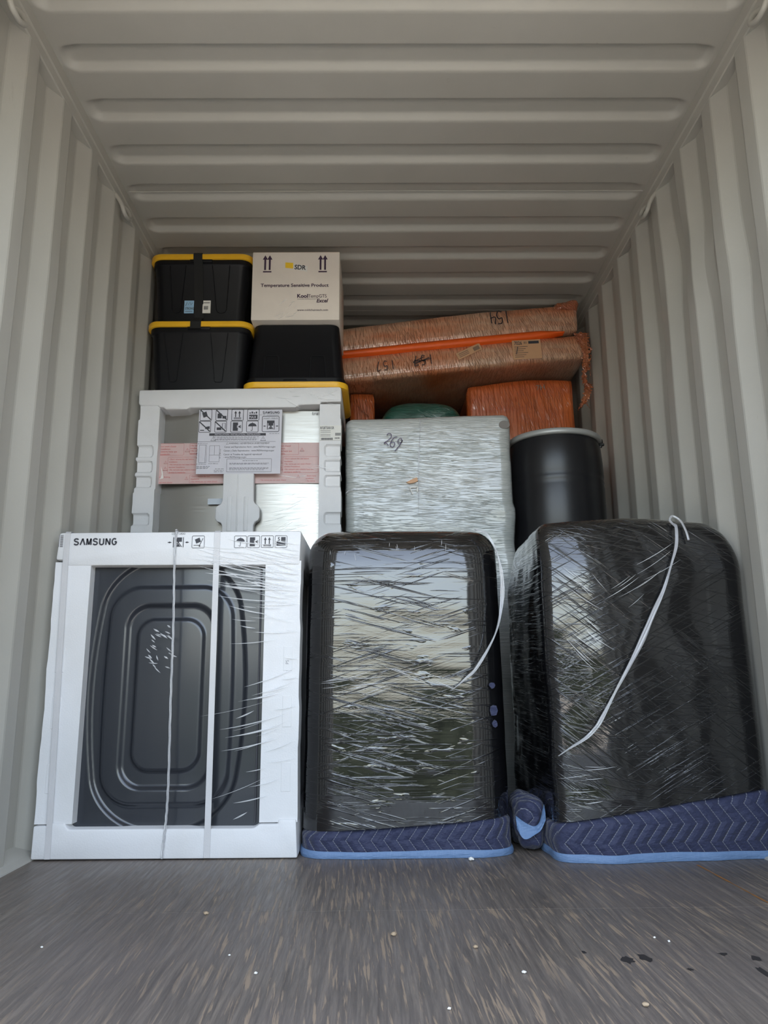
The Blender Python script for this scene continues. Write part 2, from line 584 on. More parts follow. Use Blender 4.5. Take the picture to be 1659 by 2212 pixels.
wl = struct('wall_left', side_wall(-1, XL, [(2.5, 1.9, .12, .1, .004), (3.2, 1.2, .2, .4, -.012)]), MAT['paint'], angle=9)
wr = struct('wall_right', side_wall(1, XR, [(2.78, 2.22, .10, .16, .022), (2.55, 2.05, .08, .12, -.014), (3.02, 1.98, .09, .22, .012), (2.3, 1.9, .09, .12, .012)]), MAT['paint'], angle=9)

bm = B()
xs = []
q = XL - .04
while q < XR + .04:
    xs.append(q); q += .03
for a, b in zip(xs, xs[1:]):
    pass
pts = []
q = XL - .05
while q < XR + .05:
    for dx, dy in ((0, 0), (.07, 0), (.12, .045), (.19, .045)):
        pts.append((q + dx, Y1 - .05 + dy))
    q += .24
for (a, b), (c, d) in zip(pts, pts[1:]):
    faces(bm, [(a, b, 0), (c, d, 0), (c, d, 2.7), (a, b, 2.7)], [(0, 1, 2, 3)])
struct('wall_back', bm, MAT['paint'], smooth=False)

# roof sheet with pressed-up pans, rounded at the ends
def ceiling_mesh():
    bm = B()
    ys, y = [], Y0
    step = [(-.140, 0), (-.128, 0), (-.122, 0), (-.116, 0), (-.11, 0), (-.085, 0), (-.06, 0), (-.04, 0), (-.032, 0), (-.026, 0), (-.021, 0), (-.016, 0), (-.011, 0), (-.006, 0), (0, 0), (.01, 0)]
    yset = {Y0, Y1}
    lips = [2.34 + .2525 * k for k in range(-7, 19)]
    for L in lips:
        for s, _ in step:
            if Y0 < L + s < Y1: yset.add(round(L + s, 5))
    ys = sorted(yset)
    xset = [XL - .03]
    for e in (.012, .018, .024, .030, .037, .044, .052, .060, .070, .082, .095, .11, .13): xset.append(XL + e)
    n = 26
    for k in range(1, n): xset.append(XL + .13 + (XR - XL - .26) * k / n)
    for e in (.13, .11, .095, .082, .070, .060, .052, .044, .037, .030, .024, .018, .012): xset.append(XR - e)
    xset.append(XR + .03)
    def h(x, y):
        best = 0.0
        for L in lips:
            if abs(y - L) > .2: continue
            yc, hy, r = L - .060, .060, .052
            hx, cx = (XR - XL) / 2 - .012, (XL + XR) / 2
            ax, ay = abs(x - cx) - hx + r, abs(y - yc) - hy + r
            sd = math.hypot(max(ax, 0), max(ay, 0)) + min(max(ax, ay), 0) - r
            t = max(0.0, min(1.0, -sd / .027)) if y > yc or abs(x - cx) > hx - .06 else max(0.0, min(1.0, -sd / .012))
            best = max(best, t * t * (3 - 2 * t) * .024)
        return best
    grid = [[bm.verts.new((x, y, ZC + h(x, y) + .004 * noise.noise(Vector((x * .8, y * .9, 0))))) for x in xset] for y in ys]
    for A, Q in zip(grid, grid[1:]):
        for i in range(len(xset) - 1): bm.faces.new([A[i], Q[i], Q[i + 1], A[i + 1]])
    return bm
ceil = struct('ceiling', ceiling_mesh(), MAT['paint'], angle=60)
bm = B()
for y in (3.03, 4.17):
    add_tube(bm, [(XL, y, ZC), (0, y, ZC + .002), (XR, y, ZC)], .0022, 6)
struct('weld_seam', bm, MAT['paint'], ceil)

# top rails, with lashing rings welded on
def rail(sgn, X):
    bm = B()
    i = -sgn
    prof = [(X + i * .004, ZC + .03), (X + i * .004, 2.645), (X + i * .0005, 2.637), (X, 2.602), (X + sgn * .004, 2.598), (X + sgn * .055, 2.598), (X + sgn * .055, ZC + .03)]
    a = [bm.verts.new((p[0], Y0, p[1])) for p in prof]; b = [bm.verts.new((p[0], Y1, p[1])) for p in prof]
    for k in range(len(prof)):
        j = (k + 1) % len(prof)
        bm.faces.new([a[k], a[j], b[j], b[k]])
    bm.faces.new(a); bm.faces.new(b[::-1])
    return bm
r1 = struct('trim_1', rail(-1, XL), MAT['paint'], angle=20)
r2 = struct('trim_2', rail(1, XR), MAT['paint'], angle=20)
def lashing(parent, sgn, X, y, z):
    bm = B()
    i = -sgn
    p = smooth_path([(X + sgn * .014, y + .048, 2.612), (X + i * .022, y + .048, 2.580), (X + i * .036, y + .040, 2.540), (X + i * .038, y, 2.515), (X + i * .036, y - .040, 2.520), (X + i * .022, y - .050, 2.560), (X + sgn * .014, y - .048, 2.612)], 6)
    add_tube(bm, p, .0095, 10)
    struct('lashing_ring', bm, MAT['paint'], parent)
for y, z in ((1.945, 2.555), (2.965, 2.545)):
    lashing(r1, -1, XL, y, z); lashing(r2, 1, XR, y, z)

# header over the door and the sills along the floor
bm = B(); add_box(bm, XL - .06, XR + .06, Y0 - .07, Y0 + .03, 2.60, 2.78, .006)
struct('trim_3', bm, MAT['paint'])
bm = B(); add_box(bm, XL - .10, XL - .02, Y0 - .09, Y0 + .02, -.15, 2.78, .006)
struct('trim_4', bm, MAT['paint'])
bm = B(); add_box(bm, XR + .02, XR + .10, Y0 - .09, Y0 + .02, -.15, 2.78, .006)
struct('trim_5', bm, MAT['paint'])
for nm, s, X in (('baseboard_left', -1, XL), ('baseboard_right', 1, XR)):
    bm = B()
    i = -s
    pr = [(X + s * .045, 0.0), (X + i * .024, 0.0), (X + i * .022, .005), (X + i * .002, .014), (X + s * .045, .05)]
    a = [bm.verts.new((p[0], Y0, p[1])) for p in pr]; b = [bm.verts.new((p[0], Y1, p[1])) for p in pr]
    for k in range(len(pr)):
        j = (k + 1) % len(pr); bm.faces.new([a[k], a[j], b[j], b[k]])
    struct(nm, bm, MAT['paint'], smooth=False)

# plywood floor sheets with open joints
bm = B()
jx = [XL - .05, XR + .05]
jy = [Y0 - .1, 2.02, 4.42, Y1]
for a, b in zip(jx, jx[1:]):
    for c, d in zip(jy, jy[1:]):
        add_box(bm, a, b, c + .0013, d - .0013, -.03, 0.0, 0)
add_box(bm, jx[0], jx[-1], jy[0], jy[-1], -.06, -.0305, 0)
fl = struct('floor', bm, MAT['floor'], smooth=False)

def floor_mark(nm, pts, mat):
    bm = B(); bm.faces.new([bm.verts.new((p[0], p[1], .0006)) for p in pts])
    struct(nm, bm, mat, fl, smooth=False)
rr = random.Random(4)
L_, R_ = [], []
for k in range(25):
    y = 1.95 + .49 * k / 24; x = .972 - .02 * k / 24
    w_ = rr.uniform(.001, .0045)
    L_.append((x - w_, y)); R_.append((x + w_, y))
floor_mark('rust_streak', L_ + R_[::-1], MAT['rust'])
for x, y, a, b_ in ((.497, 1.672, .016, .022), (.533, 1.685, .015, .026), (.70, 1.70, .012, .010), (.755, 1.672, .013, .018), (.735, 1.60, .008, .035), (.42, 1.72, .007, .008), (.60, 1.62, .008, .008)):
    floor_mark('oil_stain', [(x + a * math.cos(q) * rr.uniform(.5, 1.1), y + b_ * math.sin(q) * rr.uniform(.5, 1.1)) for q in [2 * PI * k / 14 for k in range(14)]], MAT['stain'])

# the yard the photo is taken from
bm = B(); faces(bm, [(-60, -70, -1.15), (60, -70, -1.15), (60, 30, -1.15), (-60, 30, -1.15)], [(0, 1, 2, 3)])
struct('ground', bm, MAT['concrete'], smooth=False)
bm = B(); faces(bm, [(-60, -30, -1.14), (60, -30, -1.14), (60, -6.0, -1.14), (-60, -6.0, -1.14)], [(0, 1, 2, 3)])  # unseen dark asphalt, added to darken the lower reflections in the film
struct('reflection_strip', bm, MAT['asphalt'], smooth=False)

# unseen row of dark foliage, added to darken what the black film reflects
rnd = random.Random(2)
bm = dense_box(90, 8, 14)
for v in bm.verts:
    v.co = Vector((v.co.x * 14, -9 + v.co.y * .9, -.30 + v.co.z * .85))
    v.co += Vector((0, .35 * noise.noise(v.co * 1.3), (.45 if v.co.z > 0 else 0) * noise.noise(v.co * .9 + Vector((5, 0, 0)))))
struct('reflection_hedge', bm, MAT['leaf'], angle=180)

# ------------------------------------------------------------------ washer in its packing, front left
WY = 2.57
wx0, wx1 = -1.092, -0.262
w = thing('packed_washing_machine', 'dark grey washing machine strapped in white foam packing, standing front left on the floor', 'washing machine', (-.677, 2.95, 0))
def wob(bm, amp, f=9, seed=0.0):
    for v in bm.verts:
        q = Vector((v.co.x * f, v.co.y * f, v.co.z * f + seed))
        v.co.x += noise.noise(q) * amp; v.co.z += noise.noise(q + Vector((9, 3, 1))) * amp * (1 if v.co.z > .02 else 0)
def densify(bm, cuts=3, maxlen=.12):
    for _ in range(cuts):
        es = [e for e in bm.edges if e.calc_length() > maxlen]
        if not es: break
        bmesh.ops.subdivide_edges(bm, edges=es, cuts=1, use_grid_fill=True)
WYB = 3.30
bm = B(); add_prism(bm, [(wx0, 1.05), (wx0 - .006, .955), (wx0 + .03, .955), (wx0 + .034, .935), (wx1 - .004, .933), (wx1, 1.052)], WY, WYB, .008)
wf_t = obj('foam_top', bm, MAT['foam'], w)
bm = B(); add_prism(bm, [(wx0 - .005, .004), (wx1 + .003, .002), (wx1 - .002, .118), (wx1 - .06, .118), (wx1 - .06, .104), (-.385, .104), (-.402, .092), (-.985, .094), (-1.0, .112), (wx0 + .04, .114), (wx0 + .04, .104), (wx0 - .004, .104)], WY - .003, WYB, .006)
wob(bm, .003)
obj('foam_base', bm, MAT['foam'], w)
# corner posts: wavy outer edge on the left
for (a, b, e, y0, y1) in ((wx0 - .004, -.977, -1, WY + .004, WY + .09), (-.383, wx1 + .001, 1, WY + .004, WY + .09), (wx0 - .004, -.977, -1, WYB - .09, WYB), (-.383, wx1 + .001, 1, WYB - .09, WYB)):
    bm = B()
    pl, pr_ = [], []
    n = 26
    for k in range(n + 1):
        z = .108 + (.948 - .108) * k / n
        wv = .006 * noise.noise(Vector((z * 7, e * 3.0, 1))) + (.004 if int(k / 4) % 2 else 0)
        if e < 0: pl.append((a - wv * .6, z)); pr_.append((b, z))
        else: pl.append((a, z)); pr_.append((b - abs(wv) * .5, z))
    add_prism(bm, pl + pr_[::-1], y0, y1, 0)
    if y0 < 3:
        # shallow moulded marks on the outer face of the post
        xo = (a + b) / 2
        for z0, z1 in ((.58, .66), (.40, .50), (.20, .29)):
            t = B(); add_box(t, a + .025 if e < 0 else b - .055, a + .055 if e < 0 else b - .025, y0 - .0010, y0 + .01, z0, z1, .001, 1); merge(bm, t)
    obj('foam_post', bm, MAT['foam'], w, angle=25)

# pressed steel side panel
def inside(x, z, cx, cz, hx, hz, r, barrel=0.0):
    hxx = hx - barrel * ((z - cz) / hz) ** 2
    ax, az = abs(x - cx) - hxx + r, abs(z - cz) - hz + r
    return -(math.hypot(max(ax, 0), max(az, 0)) + min(max(ax, az), 0) - r)
def ss(d, w_): 
    t = max(0.0, min(1.0, d / w_ + .5)); return t * t * (3 - 2 * t)
bm = B()
nx, nz = 190, 250
pX0, pX1, pZ0, pZ1 = -1.03, -.33, .07, .97
grid = []
for k in range(nz + 1):
    z = pZ0 + (pZ1 - pZ0) * k / nz
    row = []
    for i in range(nx + 1):
        x = pX0 + (pX1 - pX0) * i / nx
        d = 0.0
        d += .012 * ss(inside(x, z, -.706, .52, .258, .44, .16, .055), .016)
        d -= .012 * ss(inside(x, z, -.706, .51, .215, .355, .10, .012), .018)
        d += .012 * ss(inside(x, z, -.706, .505, .147, .297, .075), .018)
        d -= .010 * ss(inside(x, z, -.706, .508, .112, .247, .06), .014)
        row.append(bm.verts.new((x, WY + .045 + d, z)))
    grid.append(row)
for A, Q in zip(grid, grid[1:]):
    for i in range(nx): bm.faces.new([A[i], A[i + 1], Q[i + 1], Q[i]])
obj('steel_side_panel', bm, MAT['charcoal'], w, label='dark grey pressed steel side panel', angle=180)
bm = B(); add_box(bm, pX0 - .03, pX1 + .03, WY + .062, WYB - .03, .07, .97, .01)
obj('cabinet', bm, MAT['charcoal'], w)
bm = B(); add_box(bm, pX1 - .022, pX1 - .019, WY + .035, WY + .06, .09, .95, .001, 1); add_box(bm, -.405, -.399, WY + .04, WY + .06, .1, .94, .001, 1)
obj('panel_edge', bm, MAT['ink'], w)

def brand(bm, x0, x1, z0, h, y, th):
    """seven spaced capitals, the A without its bar"""
    W = (x1 - x0) / 7.0
    lw = W * .80
    def L(i, pts): return [(x0 + i * W + p[0] * lw, z0 + p[1] * h) for p in pts]
    def arc(cx, cy, rx, ry, a0, a1, n=7): return [(cx + rx * math.cos(R(a0 + (a1 - a0) * k / n)), cy + ry * math.sin(R(a0 + (a1 - a0) * k / n))) for k in range(n + 1)]
    s_ = arc(.5, .74, .40, .24, 20, 200) + arc(.5, .27, .42, .25, 60, -200)[1:]
    s_ = arc(.5, .75, .38, .22, 15, 240, 9) + arc(.5, .26, .40, .24, 70, -165, 9)
    out = []
    for i, c in enumerate('SAMSUNG'):
        if c == 'S': out.append(L(i, s_))
        if c == 'A': out.append(L(i, [(.04, 0), (.5, 1)])); out.append(L(i, [(.5, 1), (.96, 0)]))
        if c == 'M': out += [L(i, [(.08, 0), (.12, 1)]), L(i, [(.12, 1), (.5, .05)]), L(i, [(.5, .05), (.88, 1)]), L(i, [(.88, 1), (.92, 0)])]
        if c == 'U': out.append(L(i, [(.12, 1), (.12, .3)] + arc(.5, .3, .38, .28, 180, 360) + [(.88, 1)]))
        if c == 'N': out += [L(i, [(.12, 0), (.12, 1)]), L(i, [(.12, 1), (.88, 0)]), L(i, [(.88, 0), (.88, 1)])]
        if c == 'G': out.append(L(i, arc(.5, .5, .42, .48, 45, 355, 12) + [(.90, .48), (.55, .48)]))
    add_strokes(bm, out, y, th)
IY = WY - .0012
bm = B(); brand(bm, -1.040, -.889, 1.0065, .022, IY, .0052)
obj('lettering', bm, MAT['ink'], w)

def arrow_up(bm, x, z0, z1, y, w_):
    add_rect(bm, x - w_ * .18, x + w_ * .18, z0, z1 - w_ * .9, y)
    add_poly(bm, [(x - w_ * .5, z1 - w_ * .95), (x + w_ * .5, z1 - w_ * .95), (x, z1)], y)
def sym(kind, x0, z0, s, y, bm=None, fr=True, th=None):
    """shipping symbols in a square of side s"""
    own = bm is None
    if own: bm = B()
    th = th or s * .035
    P = lambda a, b: (x0 + a * s, z0 + b * s)
    y2 = y - .0002
    if fr: add_strokes(bm, frame_lines(x0, x0 + s, z0, z0 + s, s * .09), y, th)
    if kind == 'umbrella':
        add_poly(bm, [P(.5 + .36 * math.cos(R(a)), .52 + .30 * math.sin(R(a))) for a in range(0, 181, 15)], y)
        for k in range(4):
            pass
        add_strokes(bm, [[P(.5, .88), P(.5, .2), P(.47, .13), P(.40, .13), P(.38, .2)]], y2, th * 1.1)
    if kind == 'arrows':
        for a in (.33, .67): arrow_up(bm, x0 + a * s, z0 + .30 * s, z0 + .88 * s, y, s * .24)
        add_rect(bm, x0 + .18 * s, x0 + .82 * s, z0 + .21 * s, z0 + .26 * s, y); add_rect(bm, x0 + .18 * s, x0 + .82 * s, z0 + .12 * s, z0 + .17 * s, y)
    if kind == 'heat':
        add_poly(bm, [P(.18, .12), P(.62, .12), P(.62, .38), P(.5, .45), P(.62, .5), P(.5, .56), P(.62, .62), P(.62, .88), P(.18, .88)], y)
        add_strokes(bm, [[P(.66, .5), P(.88, .62)], [P(.66, .5), P(.88, .38)], [P(.66, .5), P(.90, .5)]], y, th * 1.3)
    if kind == 'stack':
        add_rect(bm, x0 + .12 * s, x0 + .88 * s, z0 + .15 * s, z0 + .50 * s, y)
        add_text(bm, '5', x0 + .22 * s, z0 + .56 * s, .30 * s, y, bold=.02)
        add_rect(bm, x0 + .50 * s, x0 + .88 * s, z0 + .55 * s, z0 + .88 * s, y)
    if kind == 'cart':
        add_poly(bm, [P(.35, .36), P(.72, .52), P(.60, .86), P(.22, .70)], y)
        add_strokes(bm, [[P(.14, .22), P(.62, .22)], [P(.62, .22), P(.88, .80)]], y, th * 1.4)
        add_poly(bm, [P(.62 + .07 * math.cos(R(a)), .16 + .07 * math.sin(R(a))) for a in range(0, 360, 45)], y)
    if kind == 'clamp':
        add_strokes(bm, [[P(.08, .06), P(.08, .94)], [P(.92, .06), P(.92, .94)], [P(.2, .1), P(.8, .9)], [P(.2, .9), P(.8, .1)]], y, th * 1.8)
        add_rect(bm, x0 + .2 * s, x0 + .8 * s, z0 + .55 * s, z0 + .92 * s, y2)
        add_poly(bm, [P(.3, .12), P(.7, .12), P(.5, .4)], y2)
        for sg in (-1, 1):
            cx = .5 - sg * .68
            add_poly(bm, [P(cx - sg * .10, .58), P(cx - sg * .10, .42), P(cx + sg * .12, .5)], y)
            add_strokes(bm, [[P(cx - sg * .22, .5), P(cx, .5)]], y, th * 2)
    if kind == 'max':
        for k in range(4): add_rect(bm, x0 + (.16 + .18 * k) * s, x0 + (.28 + .18 * k) * s, z0 + .62 * s, z0 + (.72 + .08 * (k % 2)) * s, y)
        add_rect(bm, x0 + .14 * s, x0 + .86 * s, z0 + .12 * s, z0 + .52 * s, y)
    if kind in ('notilt', 'nofork', 'nohook', 'nolift'):
        if kind == 'notilt': add_poly(bm, [P(.30, .26), P(.66, .40), P(.52, .84), P(.16, .68)], y)
        if kind == 'nofork': add_rect(bm, x0 + .14 * s, x0 + .5 * s, z0 + .2 * s, z0 + .64 * s, y); add_rect(bm, x0 + .56 * s, x0 + .9 * s, z0 + .18 * s, z0 + .42 * s, y)
        if kind == 'nohook': add_rect(bm, x0 + .10 * s, x0 + .45 * s, z0 + .14 * s, z0 + .22 * s, y); add_poly(bm, [P(.5, .30), P(.92, .30), P(.92, .55), P(.62, .5)], y)
        if kind == 'nolift': add_rect(bm, x0 + .16 * s, x0 + .56 * s, z0 + .20 * s, z0 + .44 * s, y); add_strokes(bm, [[P(.64, .2), P(.64, .8), P(.9, .8), P(.9, .3)]], y, th)
        add_strokes(bm, [[P(.04, .94), P(.94, .08)]], y2, th * 2.2)
    return bm
for kind, x0, sc in (('clamp', -.703, .040), ('cart', -.636, .042), ('umbrella', -.491, .041), ('heat', -.446, .041), ('arrows', -.399, .041), ('stack', -.352, .041)):
    bm = sym(kind, x0, .9935, sc, IY, fr=(kind != 'clamp'))
    if kind == 'clamp': add_text(bm, 'CÔTÉ / LADO', x0 - .004, .9935 + .047, .006, IY, .046)
    obj('shipping_symbol', bm, MAT['ink'], w, smooth=False)
bm = B()
for k in range(16): add_rect(bm, -1.0865, -1.0765, 1.0 + .0026 * k, 1.0 + .0026 * k + (.0012 if k % 3 else .002), IY)
add_strokes(bm, [[(-1.0905, 1.0), (-1.0905, 1.042)]], IY, .0015)
obj('barcode', bm, MAT['grey_ink'], w, smooth=False)
bm = B()
add_text(bm, 'PS', -.298, .602, .010, IY + .004, rot=R(90))
for z in (.585, .597, .612, .626): add_strokes(bm, [[(-.304 + .008 * math.cos(a), z + .005 * math.sin(a)) for a in [k * PI / 4 for k in range(9)]]], WY + .0032, .0008)
obj('moulded_mark', bm, MAT['grey_ink'], w, smooth=False)

def band(bm, path, wd, th, face='y'):
    """flat strap lying on a front: path of (x,y,z), width along x"""
    a = []
    for p in path:
        a.append([bm.verts.new((p[0] + dx, p[1] + dy, p[2])) for dx, dy in ((-wd / 2, 0), (wd / 2, 0), (wd / 2, th), (-wd / 2, th))])
    for A, Q in zip(a, a[1:]):
        for k in range(4): bm.faces.new([A[k], A[(k + 1) % 4], Q[(k + 1) % 4], Q[k]])
    bm.faces.new(a[0]); bm.faces.new(a[-1][::-1])
for xa, xb, wd in ((-1.062, -1.043, .018), (-.550, -.5435, .0195)):
    bm = B()
    band(bm, [(xa, WYB - .1, 1.054), (xa, WY + .05, 1.0545), (xa, WY + .006, 1.054), (xa, WY - .003, 1.047), (xa, WY - .004, .95), ((xa + xb) / 2, WY - .005, .5), (xb, WY - .006, .06), (xb, WY - .006, .006)], wd, .0012)
    obj('strap', bm, MAT['pp'], w, angle=30)
path = smooth_path([(-.690, 2.75, 1.056), (-.690, WY + .01, 1.054), (-.690, WY - .006, 1.045), (-.691, WY - .006, .937), (-.684, WY - .006, .726), (-.681, WY - .006, .501), (-.675, WY - .006, .231), (-.677, WY - .007, .101), (-.683, WY - .009, .006)], 14)
bm = B()
for k in range(3):
    add_tube(bm, [p + Vector((math.cos(i * .55 + k * 2.1) * .0024, math.sin(i * .55 + k * 2.1) * .0024, 0)) for i, p in enumerate(path)], .0021, 5)
obj('twisted_film_strand', bm, MAT['clear2'], w)

def sliver(bm, x, z, ang, ln, wd, y, lift=.003):
    """one taut wrinkle in clear film: a thin raised ridge"""
    n = 8
    c, s = math.cos(ang), math.sin(ang)
    L, T, Q = [], [], []
    for k in range(n + 1):
        t = k / n; a = (t - .5) * ln; h = wd * math.sin(PI * t) * .5 + .00008
        bow = (t - .5) ** 2 * ln * .10
        P = lambda o, d: bm.verts.new((x + a * c - (o + bow) * s, y - d, z + a * s + (o + bow) * c))
        L.append(P(-h, 0)); T.append(P(0, lift * math.sin(PI * t))); Q.append(P(h, 0))
    for k in range(n):
        bm.faces.new([L[k], L[k + 1], T[k + 1], T[k]]); bm.faces.new([T[k], T[k + 1], Q[k + 1], Q[k]])
rnd = random.Random(3)
bm = B()
for k in range(115):
    z = rnd.choice([rnd.uniform(.84, 1.03), rnd.uniform(.74, .98), rnd.uniform(.84, .98), rnd.uniform(.70, .95), rnd.uniform(.12, .7)])
    x = rnd.uniform(-.47, -.285) if z < .9 else rnd.uniform(-.56, -.29)
    sliver(bm, x, z, R(rnd.gauss(-9 if z > .6 else 14, 5)), min(rnd.uniform(.05, .24), 2 * (-.268 - x)), rnd.uniform(.001, .0045), WY - .003, .003)
for k in range(26):
    a = rnd.uniform(0, 2 * PI); d = rnd.uniform(.02, .085)
    sliver(bm, -.725 + d * math.cos(a) * .75, .66 + d * math.sin(a), R(rnd.gauss(-32, 14)), rnd.uniform(.012, .034), rnd.uniform(.003, .006), WY + .012, .005)
o = obj('film_wrinkles', bm, MAT['clear'], w, label='shiny wrinkles of clear film', angle=180)
o['kind'] = 'stuff'

# ------------------------------------------------------------------ refrigerator in its packing
FY = 3.36
f = thing('packed_refrigerator', 'tall stainless refrigerator packed in white foam, standing behind the washing machine', 'refrigerator', (-.64, 3.7, 0))
FYB = 4.08
fx0, fx1 = -1.112, -.166
bm = B(); add_prism(bm, [(fx0, 1.878), (fx0, 1.812), (fx0 + .01, 1.800), (-1.018, 1.800), (-1.016, 1.792), (-.993, 1.792), (-.985, 1.781), (-.885, 1.781), (-.872, 1.790), (-.38, 1.788), (-.365, 1.800), (-.262, 1.803), (-.262, 1.815), (fx1, 1.815), (fx1, 1.884), (fx1 - .01, 1.890)], FY, FYB, .007)
obj('foam_top', bm, MAT['foam'], f)
def post(a, b, side):
    """corner post with a row of moulded pockets"""
    bm = B()
    n_x, n_z = 22, 330
    z0, z1 = .012, 1.806
    pockets = []
    z = 1.606
    for k, hgt in enumerate((.052, .052, .050)): pockets.append((z - hgt, z)); z -= .073
    for q in (1.285, 1.05, .977, .904, .6, .52, .44): pockets.append((q - .05, q))
    steps = [(1.80, 1.735, .006), (1.735, 1.38, .0), (1.38, .012, -.004)]
    grid = []
    for k in range(n_z + 1):
        z = z0 + (z1 - z0) * k / n_z
        row = []
        sh = 0.010 if z > 1.735 else (0.004 if z > 1.385 else .0)
        nzz = .0022 * noise.noise(Vector((z * 14, side, 0)))
        inpk = any(p0 - .002 < z < p1 + .002 for p0, p1 in pockets)
        if side < 0: xa, xb = a + sh + nzz + (.004 if inpk else 0), b - (.0035 if z < 1.4 else 0) + nzz
        else: xa, xb = a + nzz, b - (sh * .5) - (.004 if inpk else 0)
        for i in range(n_x + 1):
            x = xa + (xb - xa) * i / n_x
            d = 0.0
            for p0, p1 in pockets:
                if abs(z - (p0 + p1) / 2) < .06:
                    w0, w1 = (a + .006, a + .078) if side < 0 else (b - .075, b - .008)
                    d = max(d, ss(inside(x, z, (w0 + w1) / 2 + (-.02 if side < 0 else .02), (p0 + p1) / 2, (w1 - w0) / 2 + .02, (p1 - p0) / 2, .012), .006))
            row.append(bm.verts.new((x, FY + .006 + .012 * d + .0008 * noise.noise(Vector((x * 30, z * 30, 0))), z)))
        grid.append(row)
    for A, Q in zip(grid, grid[1:]):
        for i in range(n_x): bm.faces.new([A[i], A[i + 1], Q[i + 1], Q[i]])
    # returns on both sides
    for col_, x_ in ((0, -1), (n_x, 1)):
        back = [bm.verts.new((r[col_].co.x, FY + .11, r[col_].co.z)) for r in grid]
        for k in range(n_z): bm.faces.new([grid[k][col_], back[k], back[k + 1], grid[k + 1][col_]])
    return bm
obj('foam_post', post(fx0, -1.012, -1), MAT['foam'], f, angle=35)
obj('foam_post', post(-.267, fx1, 1), MAT['foam'], f, angle=35)
bm = B(); add_prism(bm, [(-.706, 1.475), (-.706, 1.345), (-.712, 1.332), (-.728, 1.322), (-.736, 1.312), (-.736, 1.262), (-.728, 1.250), (-.71, 1.244), (-.704, 1.23), (-.704, .02), (-.562, .02), (-.562, 1.23), (-.556, 1.246), (-.541, 1.254), (-.535, 1.268), (-.535, 1.308), (-.541, 1.322), (-.556, 1.332), (-.564, 1.345), (-.566, 1.475)], FY + .010, FY + .05, .005)
for xx in (-.683, -.608):
    add_box(bm, xx, xx + .020, FY + .007, FY + .02, 1.205, 1.365, .003)
add_box(bm, -.641, -.634, FY + .007, FY + .02, 1.20, 1.47, .002, 1)
obj('foam_brace', bm, MAT['foam'], f)
# two doors, gently bowed
for x0, x1, nm in ((-1.06, -.640, 'door'), (-.634, -.215, 'door')):
    bm = B()
    secs = []
    n = 16
    for z in (.03, .035, 1.79, 1.795):
        loop = []
        e = .004 if z in (.03, 1.795) else 0
        for i in range(n + 1):
            t = i / n
            loop.append((x0 + e + (x1 - x0 - 2 * e) * t, FY + .055 + e + .010 * (2 * t - 1) ** 2 + (.048 * (1 - t) if x0 < -.7 else 0), z))
        loop += [(x1 - e, FY + .13, z), (x0 + e, FY + .13, z)]
        secs.append(loop)
    add_loft(bm, secs)
    obj(nm, bm, MAT['steel'], f, angle=30)
bm = B(); add_box(bm, -1.07, -.205, FY + .135, FYB - .02, .03, 1.795, .01)
obj('cabinet', bm, MAT['charcoal'], f)
bm = B(); add_box(bm, fx0 + .004, fx1 - .004, FY + .02, FYB, 0.0, .028, .006)
obj('foam_base', bm, MAT['foam'], f)
# red printed band
RY = FY + .050
bm = B()
for x0, x1 in ((-1.013, -.267),): add_box(bm, x0, x1, RY, RY + .0012, 1.436, 1.632, 0)
o_band = obj('printed_band', bm, MAT['pink'], f, label='pink warning band printed in red', smooth=False)
bm = B()
def para(bm, x, z, lines, h, y, lead=1.9, width=None):
    for i, s in enumerate(lines): add_text(bm, s, x, z - i * h * lead, h, y)
RT = RY - .0008
def warn_tri(bm, x, z, s, y):
    add_strokes(bm, [[(x, z), (x + s, z), (x + s / 2, z + s * .87), (x, z), (x + s, z)]], y, s * .08)
    add_rect(bm, x + s * .47, x + s * .53, z + s * .28, z + s * .58, y); add_rect(bm, x + s * .47, x + s * .53, z + s * .14, z + s * .2, y)
EN, FR1, FR2, ES1, ES2 = 'Do not remove until', 'Ne retirez pas ceci avant d\'avoir', 'installation.', 'No retire esta cubierta hasta que', 'terminar la instalación.'
